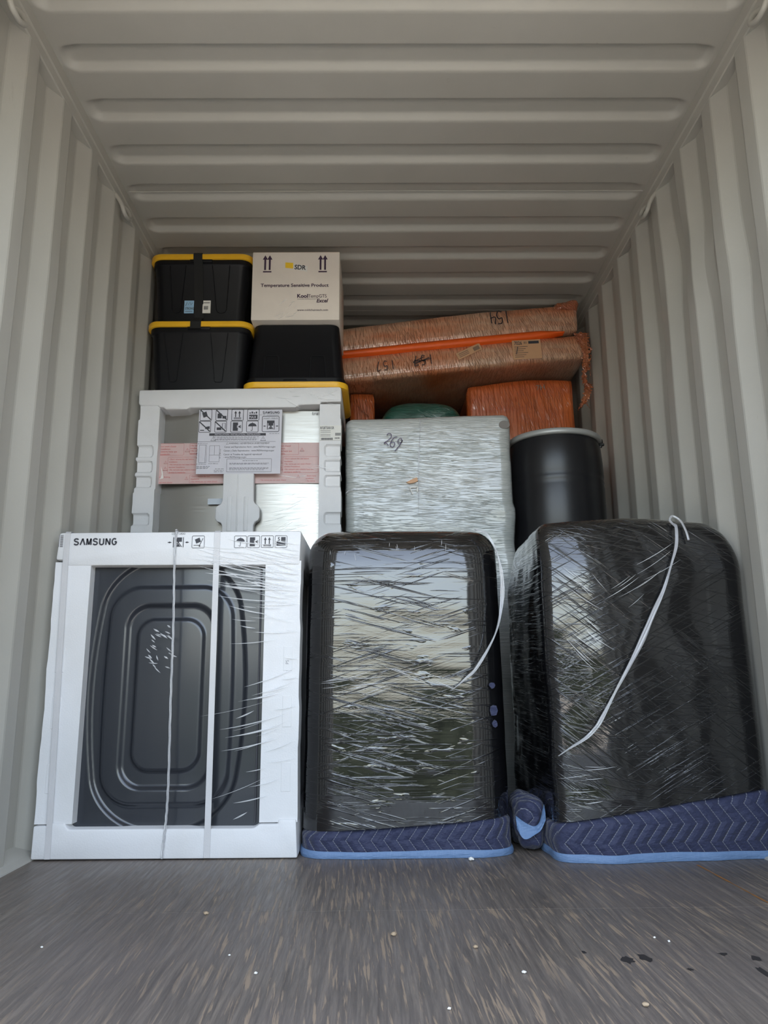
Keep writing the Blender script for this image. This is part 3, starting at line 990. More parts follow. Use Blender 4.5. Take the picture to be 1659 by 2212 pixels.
for dx in (0, .535):
    bm = B()
    para(bm, -1.010 + dx, 1.613, ['ceci avant d\'avoir', 'installation.', 'cubierta hasta que', 'instalación.'], .0072, RT, 1.75)
    add_strokes(bm, frame_lines(-1.012 + dx, -.902 + dx, 1.574, 1.630, .004), RT, .0008)
    warn_tri(bm, -.896 + dx, 1.590, .020, RT)
    if dx == 0:
        para(bm, -.872, 1.617, ['• ' + FR1, installation if False else '   ' + FR2, '• ' + ES1, '   ' + ES2], .0064, RT, 2.0)
        add_strokes(bm, frame_lines(-.875, -.80, 1.578, 1.630, .004), RT, .0008)
    x2 = -.968 if dx == 0 else -.433
    warn_tri(bm, x2 - .024, 1.533, .016, RT); warn_tri(bm, x2 - .026, 1.500, .020, RT)
    para(bm, x2, 1.551, ['• Don\'t remove this seal before', '   installation.', '• Ne retirez pas ceci avant d\'avoir', '   terminé l\'installation.', '• No remueva esta cubierta hasta que', '   termine la instalación.'], .0062, RT, 2.05)
    add_strokes(bm, frame_lines(x2 - .006, x2 + .158, 1.487, 1.564, .005), RT, .0008)
    x3 = -.868 if dx == 0 else -.333
    if dx == 0:
        para(bm, x3 + .004, 1.468, ['• Don\'t remove this seal', '   installation.', '• Ne retirez pas ceci avant d\'avoir'], .0062, RT, 1.95)
        add_strokes(bm, frame_lines(x3 - .002, x3 + .16, 1.440, 1.478, .004), RT, .0008)
        para(bm, -1.010, 1.466, ['avant finishing', '', 'ceci avant d\'avoir'], .0062, RT, 2.1)
        warn_tri(bm, x3 - .024, 1.456, .016, RT)
    else:
        para(bm, -.545, 1.449, ['• Ne retirez pas ceci avant d\'avoir'], .0062, RT)
        warn_tri(bm, -.375, 1.462, .016, RT)
        para(bm, -.332, 1.468, ['• Don\'t remo', '   installation', '• Ne retirez'], .0062, RT, 1.95)
    # keep the print on the band
    bmesh.ops.bisect_plane(bm, geom=bm.verts[:] + bm.edges[:] + bm.faces[:], plane_co=(-.270, 0, 0), plane_no=(1, 0, 0), clear_outer=True)
    obj('printed_text', bm, MAT['redink'], o_band, smooth=False)
# instruction sheet
SY = FY + .012
sh = B()
n = 20
rows = []
for k in range(n + 1):
    z = 1.782 + (1.472 - 1.782) * k / n
    xl = -.829 - .003 * k / n; xr = -.442 - .004 * k / n
    rows.append([sh.verts.new((xl + (xr - xl) * i / n, SY - .0015 * noise.noise(Vector((i * .4, k * .3, 0))) * 0 + .0, z)) for i in range(n + 1)])
for A, Q in zip(rows, rows[1:]):
    for i in range(n): sh.faces.new([A[i], A[i + 1], Q[i + 1], Q[i]])
ext = bmesh.ops.extrude_face_region(sh, geom=sh.faces[:])
for v in ext['geom']:
    if isinstance(v, bmesh.types.BMVert): v.co.y -= .0008
o_sh = obj('instruction_sheet', sh, MAT['paper'], f, label='white paper sheet of shipping symbols', smooth=False)
TY = SY - .0016
bm = B()
for i, kd in enumerate(('notilt', 'nofork', 'arrows', 'max')): sym(kd, -.824 + i * .0735, 1.729, .054, TY, bm, th=.0024)
for i, kd in enumerate(('nohook', 'nolift', 'heat', 'umbrella')): sym(kd, -.827 + i * .0735, 1.672, .054, TY, bm, th=.0024)
add_strokes(bm, frame_lines(-.534, -.456, 1.674, 1.749, .006), TY, .0026)
sym('clamp', -.513, 1.682, .038, TY, bm, fr=False, th=.0018)
add_text(bm, 'AVANT / FRENTE', -.529, 1.735, .0065, TY, .068)
add_poly(bm, [(-.512, 1.728), (-.477, 1.728), (-.477, 1.718), (-.494, 1.710), (-.512, 1.718)], TY)
brand(bm, -.533, -.452, 1.762, .011, TY, .0026)
add_text(bm, 'LC 117', -.546, 1.7535, .006, TY)
add_strokes(bm, [[(-.515, 1.755), (-.455, 1.755)]], TY, .0012)
add_rect(bm, -.778, -.516, 1.655, 1.667, TY)
for x in (-.770, -.540): warn_tri(bm, x, 1.631, .024, TY)
add_strokes(bm, [[(-.832, 1.626), (-.470, 1.626)]], TY, .0011)
add_text(bm, 'WARNING / ADVERTENCIA /AVERTISSEMENT', -.686, 1.614, .0082, TY, .188)
warn_tri(bm, -.699, 1.613, .0115, TY)
add_text(bm, 'Cancer and Reproductive Harm - www.P65Warnings.ca.gov', -.706, 1.597, .0082, TY, .236)
add_text(bm, 'Cáncer y Daño Reproductivo - www.P65Warnings.ca.gov', -.708, 1.579, .0082, TY, .232)
add_text(bm, 'Cancer et Troubles de l\'appareil reproductif', -.708, 1.561, .0080, TY, .176)
add_text(bm, '- www.P65Warnings.ca.gov', -.708, 1.548, .0080, TY, .105)
add_strokes(bm, frame_lines(-.692, -.487, 1.481, 1.543, .001), TY, .0012)
add_strokes(bm, frame_lines(-.822, -.788, 1.526, 1.610, .001) + frame_lines(-.774, -.728, 1.530, 1.607, .001) + [[(-.751, 1.607), (-.751, 1.562)], [(-.774, 1.562), (-.728, 1.562)], [(-.793, 1.610), (-.793, 1.526)]], TY, .0010)
for t, x, z in (('28 1/8" (715 mm)', -.828, 1.615), ('31 7/8" (810 mm)', -.832, 1.517), ('35 3/4" (908 mm)', -.776, 1.519)): add_text(bm, t, x, z, .0042, TY, .044)
for x in (-.829, -.722): add_text(bm, '70" (1780 mm)', x, 1.545, .0042, TY, .046, rot=R(90))
for i, (x0, x1, z) in enumerate(((-.76, -.545, 1.648), (-.74, -.56, 1.643), (-.75, -.55, 1.638), (-.755, -.56, 1.633), (-.68, -.5, 1.522), (-.68, -.505, 1.517), (-.68, -.50, 1.500), (-.68, -.5, 1.495), (-.68, -.52, 1.490), (-.62, -.55, 1.533), (-.83, -.77, 1.507), (-.83, -.775, 1.502), (-.83, -.78, 1.497), (-.745, -.705, 1.495), (-.75, -.705, 1.488), (-.75, -.705, 1.481), (-.50, -.455, 1.664))):
    x = x0
    rr = random.Random(i)
    while x < x1:
        w_ = rr.uniform(.006, .016)
        add_rect(bm, x, min(x + w_, x1), z, z + .0016, TY); x += w_ + .0028
o_pr = obj('printed_text', bm, MAT['ink'], o_sh, smooth=False)
bm = B(); add_text(bm, 'INSTALLATION / INSTALLATION / INSTALACIÓN', -.752, 1.6578, .0068, TY - .0003, .21); obj('printed_heading', bm, MAT['paper'], o_sh, smooth=False)
bm = B(); add_text(bm, 'MAX', -.5965, 1.739, .013, TY - .0003, .034)
obj('printed_word', bm, MAT['paper'], o_sh, smooth=False)
bm = B(); add_box(bm, -.782, -.709, FY + .052, FY + .0545, 1.338, 1.366, .0005, 1)
obj('tape', bm, MAT['tape'], f)
bm = B(); add_box(bm, -.266, -.1665, FY + .0035, FY + .006, 1.628, 1.70, 0)
o_l = obj('model_label', bm, MAT['sticker'], f, smooth=False)
LY = FY + .0028
bm = B(); add_text(bm, 'RF28T5001SR', -.263, 1.682, .0125, LY, .064, bold=.012); obj('printed_text', bm, MAT['ink'], o_l, smooth=False)
bm = B()
for i in range(22): add_rect(bm, -.259 + i * .0025, -.2578 + i * .0025 + (.0007 if i % 3 else 0), 1.6295, 1.640, LY)
obj('barcode', bm, MAT['ink'], o_l, smooth=False)
bm = B()
for i in range(12): add_rect(bm, -.194 + i * .0022, -.1928 + i * .0022, 1.650, 1.664, LY)
obj('barcode', bm, MAT['ink'], o_l, smooth=False)
bm = B(); add_text(bm, '00SR', -.196, 1.634, .0085, LY, .024, bold=.015); obj('printed_text', bm, MAT['ink'], o_l, smooth=False)
bm = B()
for z in (1.674, 1.666, 1.655, 1.648): add_rect(bm, -.262, -.215, z, z + .0015, LY)
obj('printed_lines', bm, MAT['ink'], o_l, smooth=False)
bm = B(); brand(bm, -.307, -.236, 1.771, .012, FY + .052, .0017)
bmesh.ops.bisect_plane(bm, geom=bm.verts[:] + bm.edges[:] + bm.faces[:], plane_co=(-.262, 0, 0), plane_no=(1, 0, 0), clear_outer=True)
obj('lettering', bm, MAT['grey_ink'], f, smooth=False)
bm = B()
rnd = random.Random(11)
for k in range(34):
    z = rnd.uniform(1.2, 1.50) if k < 24 else rnd.uniform(1.80, 1.87)
    x = rnd.uniform(-.50, -.25) if k < 24 else rnd.uniform(-.45, -.2)
    sliver(bm, x, z, R(rnd.gauss(16 if z < 1.4 else -12, 10)), rnd.uniform(.03, .12), rnd.uniform(.0015, .004), FY - .002, .003)
o = obj('film_wrinkles', bm, MAT['clear'], f, label='shiny wrinkles of clear film', angle=180)
o['kind'] = 'stuff'
bm = B(); add_poly(bm, [(-1.004, 1.52), (-.998, 1.48), (-1.006, 1.458), (-.990, 1.462), (-.994, 1.49)], RY - .003)
obj('torn_scrap', bm, MAT['sticker'], f, smooth=False)

# ------------------------------------------------------------------ storage totes on top of the refrigerator
def tote(x0, x1, y0, y1, z0, z1, label, inverted=False, grooves=None, extra=None):
    """x0..x1 is the lid; z0 floor of the tote, z1 top of its lid"""
    t = thing('storage_tote', label, 'storage tote', ((x0 + x1) / 2, (y0 + y1) / 2, z0), 'black totes with yellow lids')
    H = z1 - z0
    mp = (lambda z: z1 - (z - z0)) if inverted else (lambda z: z)
    lidh = .030
    b_top, b_bot = .022, .046
    bm = B()
    secs = []
    for fr_, ins, r in ((0.0, b_bot + .012, .03), (.015, b_bot, .04), (.88, b_top, .05), (.90, b_top - .008, .055), (1.0, b_top - .008, .055)):
        z = z0 + .001 + fr_ * (H - lidh * .7)
        secs.append([(p[0], p[1], mp(z)) for p in rrect(x0 + ins, x1 - ins, y0 + ins * .75, y1 - ins, r, 6)])
    add_loft(bm, secs)
    body = obj('body', bm, MAT['tote'], t)
    # moulded panels down the front
    for pan in grooves:
        bm = B()
        P = []
        for (x, z) in pan:
            q = (z - z0) / (H - lidh * .7)
            if inverted: q = (z1 - z) / (H - lidh * .7)
            ins = b_bot + (b_top - b_bot) * max(0, min(1, (q - .015) / .865))
            P.append((x, y0 + ins * .75 - .0008, z))
        add_tube(bm, P, .0022, 6)
        obj('moulded_rib', bm, MAT['tote'], body)
    bm = B()
    secs = []
    for dz, ins, r in ((-lidh, .004, .062), (-lidh + .002, .001, .064), (-.008, 0, .066), (-.002, .004, .06), (0, .012, .055)):
        secs.append([(p[0], p[1], mp(z1 + dz)) for p in rrect(x0 + ins, x1 - ins, y0 + ins, y1 - ins, r, 8)])
    secs.append([(p[0], p[1], mp(z1 - .0)) for p in rrect(x0 + .03, x1 - .03, y0 + .03, y1 - .03, .04, 8)])
    secs.append([(p[0], p[1], mp(z1 - .004)) for p in rrect(x0 + .034, x1 - .034, y0 + .034, y1 - .034, .04, 8)])
    add_loft(bm, secs)
    obj('lid', bm, MAT['lid'], t, label='yellow snap-on lid')
    # dark skirt under the lid rim and the front latch
    cx = (x0 + x1) / 2
    bm = B()
    za, zb = sorted((mp(z1 - lidh - .014), mp(z1 - lidh + .006)))
    add_box(bm, cx - .055, cx + .055, y0 + .006, y0 + .03, za, zb, .003)
    obj('latch', bm, MAT['tote'], t)
    return t
FT = 1.888
def pan(x0t, x1t, x0b, x1b, zt, zb, r=.016, open_=False):
    p = [(x0t, zt)] + [(x0b, zb + r)] + [(x0b + r * .4, zb + r * .3), (x0b + r, zb)] + [(x1b - r, zb), (x1b - r * .4, zb + r * .3), (x1b, zb + r)] + [(x1t, zt)]
    return p
TZ1, TZ2 = 2.234, 2.590
ta = tote(-1.108, -.596, 3.37, 3.84, FT, TZ1, 'black tote with yellow lid, scuffed, lower of the stack on the refrigerator',
     grooves=[pan(-1.019, -.929, -.986, -.952, 2.176, 1.935, .008), pan(-.796, -.713, -.772, -.735, 2.176, 1.932, .008)])
tb = tote(-1.112, -.600, 3.37, 3.84, TZ1 + .001, TZ2, 'black tote with yellow lid and white stickers, upper of the stack, nearest the ceiling',
     grooves=[pan(-1.008, -.930, -.990, -.948, 2.533, 2.290), pan(-.801, -.716, -.776, -.728, 2.533, 2.288)])
tc = tote(-.637, -.136, 3.365, 3.84, FT + .002, 2.228, 'black tote turned upside down on its yellow lid, under the white carton', True,
     grooves=[[(-.537, 1.942), (-.530, 2.050), (-.526, 2.058), (-.473, 2.058), (-.468, 2.050), (-.458, 1.942)], [(-.317, 1.942), (-.312, 2.050), (-.308, 2.057), (-.253, 2.057), (-.249, 2.050), (-.239, 1.942)]])
# stickers on the upper tote
def tote_sticker(x0, x1, z0, z1, mat, nm, par, fn, label=None):
    yy = 3.37 + .038 * .75 - .004
    bm = B(); add_box(bm, x0, x1, yy - .001, yy + .004, z0, z1, 0)
    o = obj(nm, bm, mat, par, label=label, smooth=False)
    for nm2, f1 in fn:
        bm = B(); f1(bm, yy - .0016)
        obj(nm2, bm, MAT['ink'], o, smooth=False)
def lab_word(bm, y): add_text(bm, 'STRONG', -.926, 2.302, .012, y, .043, bold=.02)
def lab_line(bm, y): add_rect(bm, -.926, -.89, 2.291, 2.2935, y)
def lab_emblem(bm, y):
    add_strokes(bm, [[(-.924, 2.322), (-.918, 2.342), (-.911, 2.328), (-.904, 2.342), (-.898, 2.326), (-.892, 2.338)]], y, .0022)
def lab_head(bm, y): add_rect(bm, -.838, -.808, 2.336, 2.3395, y)
def lab_bars(bm, y):
    for k in range(9): add_rect(bm, -.836 + k * .0024, -.8345 + k * .0024, 2.302, 2.321, y)
tote_sticker(-.931, -.885, 2.284, 2.350, MAT['blue'], 'blue_sticker', tb, (('printed_text', lab_word), ('printed_line', lab_line), ('printed_emblem', lab_emblem)), 'pale blue product sticker')
tote_sticker(-.842, -.804, 2.284, 2.350, MAT['sticker'], 'barcode_sticker', tb, (('printed_line', lab_head), ('barcode', lab_bars)), 'white barcode sticker')
# chalky scuff on the lower tote
bm = B()
sy = lambda z: 3.37 + .030 * .75 - .002 + (2.18 - z) * .055
bm.free()
for ln in ([(-.884, 2.025), (-.886, 1.99), (-.889, 1.95), (-.892, 1.90)], [(-.90, 2.02), (-.87, 2.03), (-.855, 2.022)], [(-.72, 2.02), (-.70, 2.008), (-.69, 2.012)]):
    bm = B(); add_strokes(bm, [ln], 0, .0016, yfun=lambda x, z: sy(z))
    obj('scuff', bm, MAT['grey_ink'], ta, smooth=False)
# webbing strap round both totes
bm = B()
sx0, sx1 = -.892, -.849
pathp = [(3.80, 2.592), (3.42, 2.5925), (3.372, 2.590), (3.366, 2.584), (3.366, 2.556), (3.380, 2.530), (3.388, 2.40), (3.399, 2.262), (3.372, 2.236), (3.366, 2.226), (3.366, 2.192)]
L = []
for i, (y, z) in enumerate(pathp):
    dx = .014 * max(0, min(1, (2.59 - z) / .36)) - (.009 if z < 2.24 else 0)
    wd = .0 if z > 2.24 else .004
    L.append([bm.verts.new((x, y + dy, z + (.0018 if z > 2.588 and dy == 0 else 0))) for x, dy in ((sx0 + dx - wd, 0), (sx1 + dx + wd, 0), (sx1 + dx + wd, .002), (sx0 + dx - wd, .002))])
for A, Q in zip(L, L[1:]):
    for k in range(4): bm.faces.new([A[k], A[(k + 1) % 4], Q[(k + 1) % 4], Q[k]])
bm.faces.new(L[0]); bm.faces.new(L[-1][::-1])
tag(obj('webbing_strap', bm, MAT['web'], angle=30, origin=(-.87, 3.37, 2.2)), 'black webbing strap running down the front of the two stacked totes', 'strap')

# ------------------------------------------------------------------ white carton
CY = 3.36
c = thing('cardboard_carton', 'white cardboard carton with dark print, standing on the upturned tote', 'carton', (-.385, 3.57, 2.229))
bm = B(); add_box(bm, -.601, -.177, CY, CY + .42, 2.2292, 2.590, .004)
obj('box', bm, MAT['carton'], c)
bm = B(); add_strokes(bm, [[(-.600, 2.5865), (-.178, 2.5865)]], CY - .0008, .0012); 
add_box(bm, -.60, -.178, CY + .2, CY + .208, 2.589, 2.591, 0)
obj('flap_seam', bm, MAT['cardboard'], c, smooth=False)
PY = CY - .0012
for x0, x1 in ((-.552, -.504), (-.283, -.235)):
    bm = B()
    for q in (.27, .73):
        arrow_up(bm, x0 + (x1 - x0) * q, 2.492, 2.571, PY, .025)
    add_rect(bm, x0 + .003, x1 - .004, 2.479, 2.486, PY)
    obj('printed_arrows', bm, MAT['inkp'], c, smooth=False)
for args, kw in ((('Temperature Sensitive Product', -.558, 2.4025, .0165, PY, .328), dict(bold=.022)), (('Kool', -.381, 2.345, .0185, PY, .052), dict(bold=.035)),
                 (('TempGTS', -.328, 2.345, .0175, PY, .089), {}), (('QUALIFIED SHIPPING SYSTEM', -.380, 2.3355, .004, PY, .090), {}),
                 (('Excel', -.288, 2.320, .0185, PY, .057), dict(bold=.028, shear=.25)), (('www.coldchaintech.com', -.380, 2.276, .0095, PY, .148), dict(bold=.012))):
    bm = B(); add_text(bm, *args, **kw)
    obj('printed_text', bm, MAT['inkp'], c, smooth=False)
bm = B(); add_poly(bm, [(-.443, 2.505), (-.335, 2.482), (-.332, 2.512), (-.441, 2.534)], PY - .0001)
o_s = obj('sticker', bm, MAT['sticker'], c, smooth=False)
bm = B(); add_poly(bm, [(-.441, 2.503), (-.403, 2.4985), (-.4025, 2.529), (-.441, 2.532)], PY - .0006)
obj('yellow_block', bm, MAT['yellow'], o_s, smooth=False)
bm = B(); add_text(bm, 'SDR', -.397, 2.496, .023, PY - .0006, .056, bold=.03, rot=R(-4))
obj('printed_text', bm, MAT['ink'], o_s, smooth=False)
rnd = random.Random(5)
bm = B()
for k in range(12):
    sliver(bm, rnd.uniform(-.47, -.38), rnd.uniform(2.235, 2.33), R(rnd.uniform(15, 60)), rnd.uniform(.015, .05), .0018, CY - .001, .002)
o = obj('tape_wrinkles', bm, MAT['clear'], c); o['kind'] = 'stuff'

# ------------------------------------------------------------------ black wrapped bundle in the middle
MY = 2.55
m = thing('wrapped_bundle', 'upright black film-wrapped bundle with blue quilted blanket at its foot, middle of the front row', 'wrapped furniture', (.09, 2.9, 0))
MX0, MX1 = -.254, .432
def mid_warp(p):
    x, y, z = p
    t = max(0, min(1, z / 1.065))
    cx = .09
    x = cx + (x - cx) * (1.0 - .030 * t)
    y += .008 * math.sin((z - .3) * 2.4) * (1 if y < 2.8 else 0)
    if y < 2.75: y += .05 * abs((x - cx) / .34) ** 3 + .035 * max(0, (z - .88) / .18) ** 2
    return x, y, z
bm = soft_box(MX0, MX1, MY, 3.30, -.10, 1.068, .085, .014, .0016, 5.0, (.6, .6, 2.2), 1, mid_warp)
bmesh.ops.bisect_plane(bm, geom=bm.verts[:] + bm.edges[:] + bm.faces[:], plane_co=(MX0, 0, .075), plane_no=(-.062, 0, 1), clear_inner=True)
mf = obj('stretch_film', bm, MAT['black_h'], m, label='glossy black stretch film', angle=180)

def skirt(foot, zt, zb, puff, seed, film):
    """blanket hanging round a footprint; zt(x) is the height it is tucked under; uv in metres"""
    bm = B()
    uvl = bm.loops.layers.uv.new('UVMap')
    P = [Vector((p[0], p[1])) for p in foot]
    pts, s = [], 0.0
    ss_ = []
    for a, b in zip(P, P[1:] + P[:1]):
        L_ = (b - a).length
        n = max(2, int(L_ / .012))
        for k in range(n):
            pts.append(a.lerp(b, k / n)); ss_.append(s + L_ * k / n)
        s += L_
    N = len(pts)
    sm = pts
    for _ in range(6): sm = [(sm[i - 1] + sm[i] * 2 + sm[(i + 1) % N]) / 4 for i in range(N)]
    nr = 22
    rows = []
    for j in range(nr + 1):
        t = j / nr
        row = []
        for i, p in enumerate(sm):
            d = (sm[(i + 1) % N] - sm[i - 1]).normalized()
            nrm = Vector((d.y, -d.x))
            top = zt(p.x, p.y)
            z = zb + (top - zb) * t
            o = puff * (math.sin(PI * min(1, t * .9 + .1)) * .8 + .35 * (1 - t)) + .009 * noise.noise(Vector((p.x * 11, p.y * 11, t * 1.5 + seed)))
            o -= (puff + .020) * max(0.0, min(1.0, (z - film(p.x, p.y) + .012) / .02))
            q = p + nrm * o
            row.append((bm.verts.new((q.x, q.y, z)), ss_[i], z))
        rows.append(row)
    for A, Q in zip(rows, rows[1:]):
        for i in range(N):
            k = (i + 1) % N
            f_ = bm.faces.new([A[i][0], A[k][0], Q[k][0], Q[i][0]])
            vals = [(A[i][1], A[i][2]), ((A[k][1] if k else s), A[k][2]), ((Q[k][1] if k else s), Q[k][2]), (Q[i][1], Q[i][2])]
            for lp, uv in zip(f_.loops, vals): lp[uvl].uv = uv
    edge = [v[0].co.copy() for v in rows[0]]
    return bm, edge
def hem(edge, h, out, seed, thick=.002):
    """folded binding along a closed lower edge"""
    bm = B()
    N = len(edge)
    c_ = sum(edge, Vector()) / N
    secs = []
    for i, p in enumerate(edge):
        d = edge[(i + 1) % N] - edge[i - 1]
        n_ = Vector((d.y, -d.x, 0)).normalized()
        o = out + .005 * noise.noise(Vector((p.x * 9, p.y * 9, seed)))
        hh = h * (1 + .25 * noise.noise(Vector((p.x * 5 + 7, p.y * 5, seed))))
        b = p + n_ * o
        secs.append([Vector((b.x, b.y, .001)), Vector((b.x + n_.x * thick, b.y + n_.y * thick, hh * .35)), Vector((p.x + n_.x * (out * .75 + thick), p.y + n_.y * (out * .75 + thick), hh * .8)), Vector((p.x + n_.x * out * .5, p.y + n_.y * out * .5, hh)), Vector((p.x - n_.x * .003, p.y - n_.y * .003, hh * .9)), Vector((p.x - n_.x * .003, p.y - n_.y * .003, .001))])
    secs.append(secs[0])
    rings = [[bm.verts.new(q) for q in s_] for s_ in secs[:-1]]
    for i in range(N):
        A, Q = rings[i], rings[(i + 1) % N]
        for k in range(6): bm.faces.new([A[k], A[(k + 1) % 6], Q[(k + 1) % 6], Q[k]])
    return bm
foot_m = rrect(MX0 + .009, MX1 - .009, MY + .012, 3.28, .085, 6)
bm, edge = skirt(foot_m, lambda x, y: .175 + .04 * (x - MX0) / .68, .004, .008, 2.0, lambda x, y: .075 + .062 * (x - MX0))
mb = obj('moving_blanket', bm, MAT['blanket'], m, label='navy quilted moving blanket', smooth='keep', angle=180)
obj('edge_binding', hem(edge, .023, .005, 3.0), MAT['binding'], mb, label='pale blue binding', angle=50)
def film_strip(path, wid, mat, name, parent, label, tw=3.0):
    """loose twisted tail of film: a narrow folded ribbon along a path"""
    bm = B()
    P = smooth_path(path, 10)
    n = len(P)
    rows = []
    for i, p in enumerate(P):
        d = (P[min(i + 1, n - 1)] - P[max(i - 1, 0)]).normalized()
        a = d.cross(Vector((0, 1, 0))).normalized()
        b = Vector((0, -1, 0))
        t = i / (n - 1)
        ww = wid * (.35 + .65 * math.sin(PI * min(1, t * 1.05)) ** .7) * (.45 + .75 * abs(math.sin(t * 8.5 + 1))) * (1 + .25 * noise.noise(Vector((t * 12, wid, 1))))
        row = []
        for k in range(7):
            u = k / 6 - .5
            row.append(bm.verts.new(p + a * ww * u + b * (.004 * math.sin(k * 2.1 + t * tw * 6) + .003)))
        rows.append(row)
    for A, Q in zip(rows, rows[1:]):
        for k in range(6): bm.faces.new([A[k], A[k + 1], Q[k + 1], Q[k]])
    ext = bmesh.ops.extrude_face_region(bm, geom=bm.faces[:])
    for v in ext['geom']:
        if isinstance(v, bmesh.types.BMVert): v.co.y += .0015
    return obj(name, bm, mat, parent, label=label, angle=180)
def ymid(x, z): return MY + .05 * abs((x - .09) / .34) ** 3 + .008 * math.sin((z - .3) * 2.4) + .035 * max(0, (z - .88) / .18) ** 2
film_strip([(.340, MY + .06, 1.060), (.378, MY + .03, 1.035), (.408, MY + .02, .97), (.420, MY + .02, .90), (.418, MY + .022, .80), (.389, MY + .002, .693), (.324, MY - .006, .588), (.285, MY - .004, .55), (.235, MY - .002, .51)], .011, MAT['clear2'], 'film_tail', m, 'twisted whitish tail of clear film')
for (x, z, sx, sz) in ((.376, .528, .010, .011), (.378, .447, .014, .022), (.382, .405, .010, .014)):
    bm = B()
    rr = random.Random(int(z * 999))
    pts = [(x + sx * math.cos(a) * rr.uniform(.7, 1.1), z + sz * math.sin(a) * rr.uniform(.7, 1.1)) for a in [k * PI / 4 for k in range(8)]]
    add_prism(bm, pts, ymid(x, z) - .006, ymid(x, z) + .04)
    obj('torn_film_hole', bm, MAT['blanket'], m, label='blue blanket showing through a tear', smooth=False)
rnd = random.Random(21)
bm = B()
for k in range(9):   # nicks along the top, bright edges of the film
    x = rnd.uniform(-.2, .33); z = rnd.uniform(.985, 1.012) - .03 * (x < 0)
    sliver(bm, x, z, R(90 + rnd.gauss(0, 8)), rnd.uniform(.012, .03), .0016, ymid(x, z) - .004, .002)
for k in range(16):
    x = rnd.uniform(-.15, .02); z = rnd.uniform(.50, .56)
    sliver(bm, x, z, R(rnd.gauss(8, 6)), rnd.uniform(.04, .12), .002, ymid(x, z) - .004, .002)
for k in range(10):
    x = rnd.uniform(.0, .26)
    z = .60 - .33 * (x - .0) + rnd.gauss(0, .008)
    sliver(bm, x, z, R(-20 + rnd.gauss(0, 4)), rnd.uniform(.05, .16), .0018, ymid(x, z) - .004, .002)
o = obj('film_wrinkles', bm, MAT['clear'], m, label='bright taut wrinkles in the film', angle=180); o['kind'] = 'stuff'

# ------------------------------------------------------------------ black wrapped bundle at the right
b = thing('wrapped_bundle', 'bulky black film-wrapped bundle turned at an angle against the right wall, blue blanket below', 'wrapped furniture', (.85, 2.85, 0))
FLx, FLy, FRx, FRy, BLx, BLy, BRx, BRy = .553, 2.445, 1.238, 2.515, .505, 3.02, 1.190, 3.16
wallx = lambda y: XR + DEP * corr(y) - .010
def right_warp(p):
    u, v, z = p        # u,v in 0..1
    t = max(0.0, z / 1.08)
    x = (FLx + (FRx - FLx) * u) * (1 - v) + (BLx + (BRx - BLx) * u) * v
    y = (FLy + (FRy - FLy) * u) * (1 - v) + (BLy + (BRy - BLy) * u) * v
    # shoulders: left side draws in at the top, right side slopes over
    x += (1 - u) * (.055 * v * max(0, (t - .80) / .20) ** 1.3 - .018 * (1 - v) * t)
    if t > .84: x -= u * .075 * ((t - .84) / .16) ** 2
    x -= u * .004
    z += .018 * math.sin(u * 2.6 + .4) * max(0, t - .8) / .2 - .02 * max(0, t - .8) / .2 * (1 - u)
    y += .05 * max(0, (t - .80) / .2) ** 2 * (1 - v) + .006 * math.sin(z * 6 + u * 3) * (1 - v)
    y += .30 * max(0, .36 - u) ** 2 * (1 - v)
    return x, y, z
bm = dense_box(46, 40, 70)
for v in bm.verts:
    q = round_map(v.co, .33, .29, .585, .045)
    n_ = noise.noise(q * 6 + Vector((4, 1, 2))) * .010 + noise.noise(q * 16) * .003
    z = q.z + .585 - .092
    P = right_warp((q.x / .66 + .5, q.y / .58 + .5, z))
    v.co = Vector(P) + Vector((-.7 if q.x < -.2 else .0, -.5 if q.y < -.2 else 0, .6 * (1 if z > 1.0 else 0))) * n_
for v in bm.verts:
    v.co.x = min(v.co.x, wallx(v.co.y))
bmesh.ops.bisect_plane(bm, geom=bm.verts[:] + bm.edges[:] + bm.faces[:], plane_co=(FLx, FLy, .112), plane_no=(-.139, -.02, 1), clear_inner=True)
bf = obj('stretch_film', bm, MAT['black_d'], b, label='glossy black stretch film', angle=180)
foot_b = [(FLx + .010, FLy + .062), (FLx + .03, FLy + .045), (FLx + .08, FLy + .040), (FLx + .16, FLy + .034), (FRx - .012, FRy + .010), (BRx - .02, BRy - .02), (BLx + .02, BLy - .02)]
bm, edge = skirt(foot_b, lambda x, y: (.185 + .095 * (x - .55) / .65) if y < 2.62 else .20, .004, .022, 5.0, lambda x, y: .112 + .139 * (x - FLx) + .02 * (y - FLy))
for v in bm.verts:
    v.co.x = min(v.co.x, wallx(v.co.y))
bb = obj('moving_blanket', bm, MAT['blanket'], b, label='navy quilted moving blanket', smooth='keep', angle=180)
edge = [Vector((min(e.x, wallx(e.y) - .010), e.y, e.z)) for e in edge]
obj('edge_binding', hem(edge, .025, .006, 6.0), MAT['binding'], bb, label='pale blue binding', angle=50)
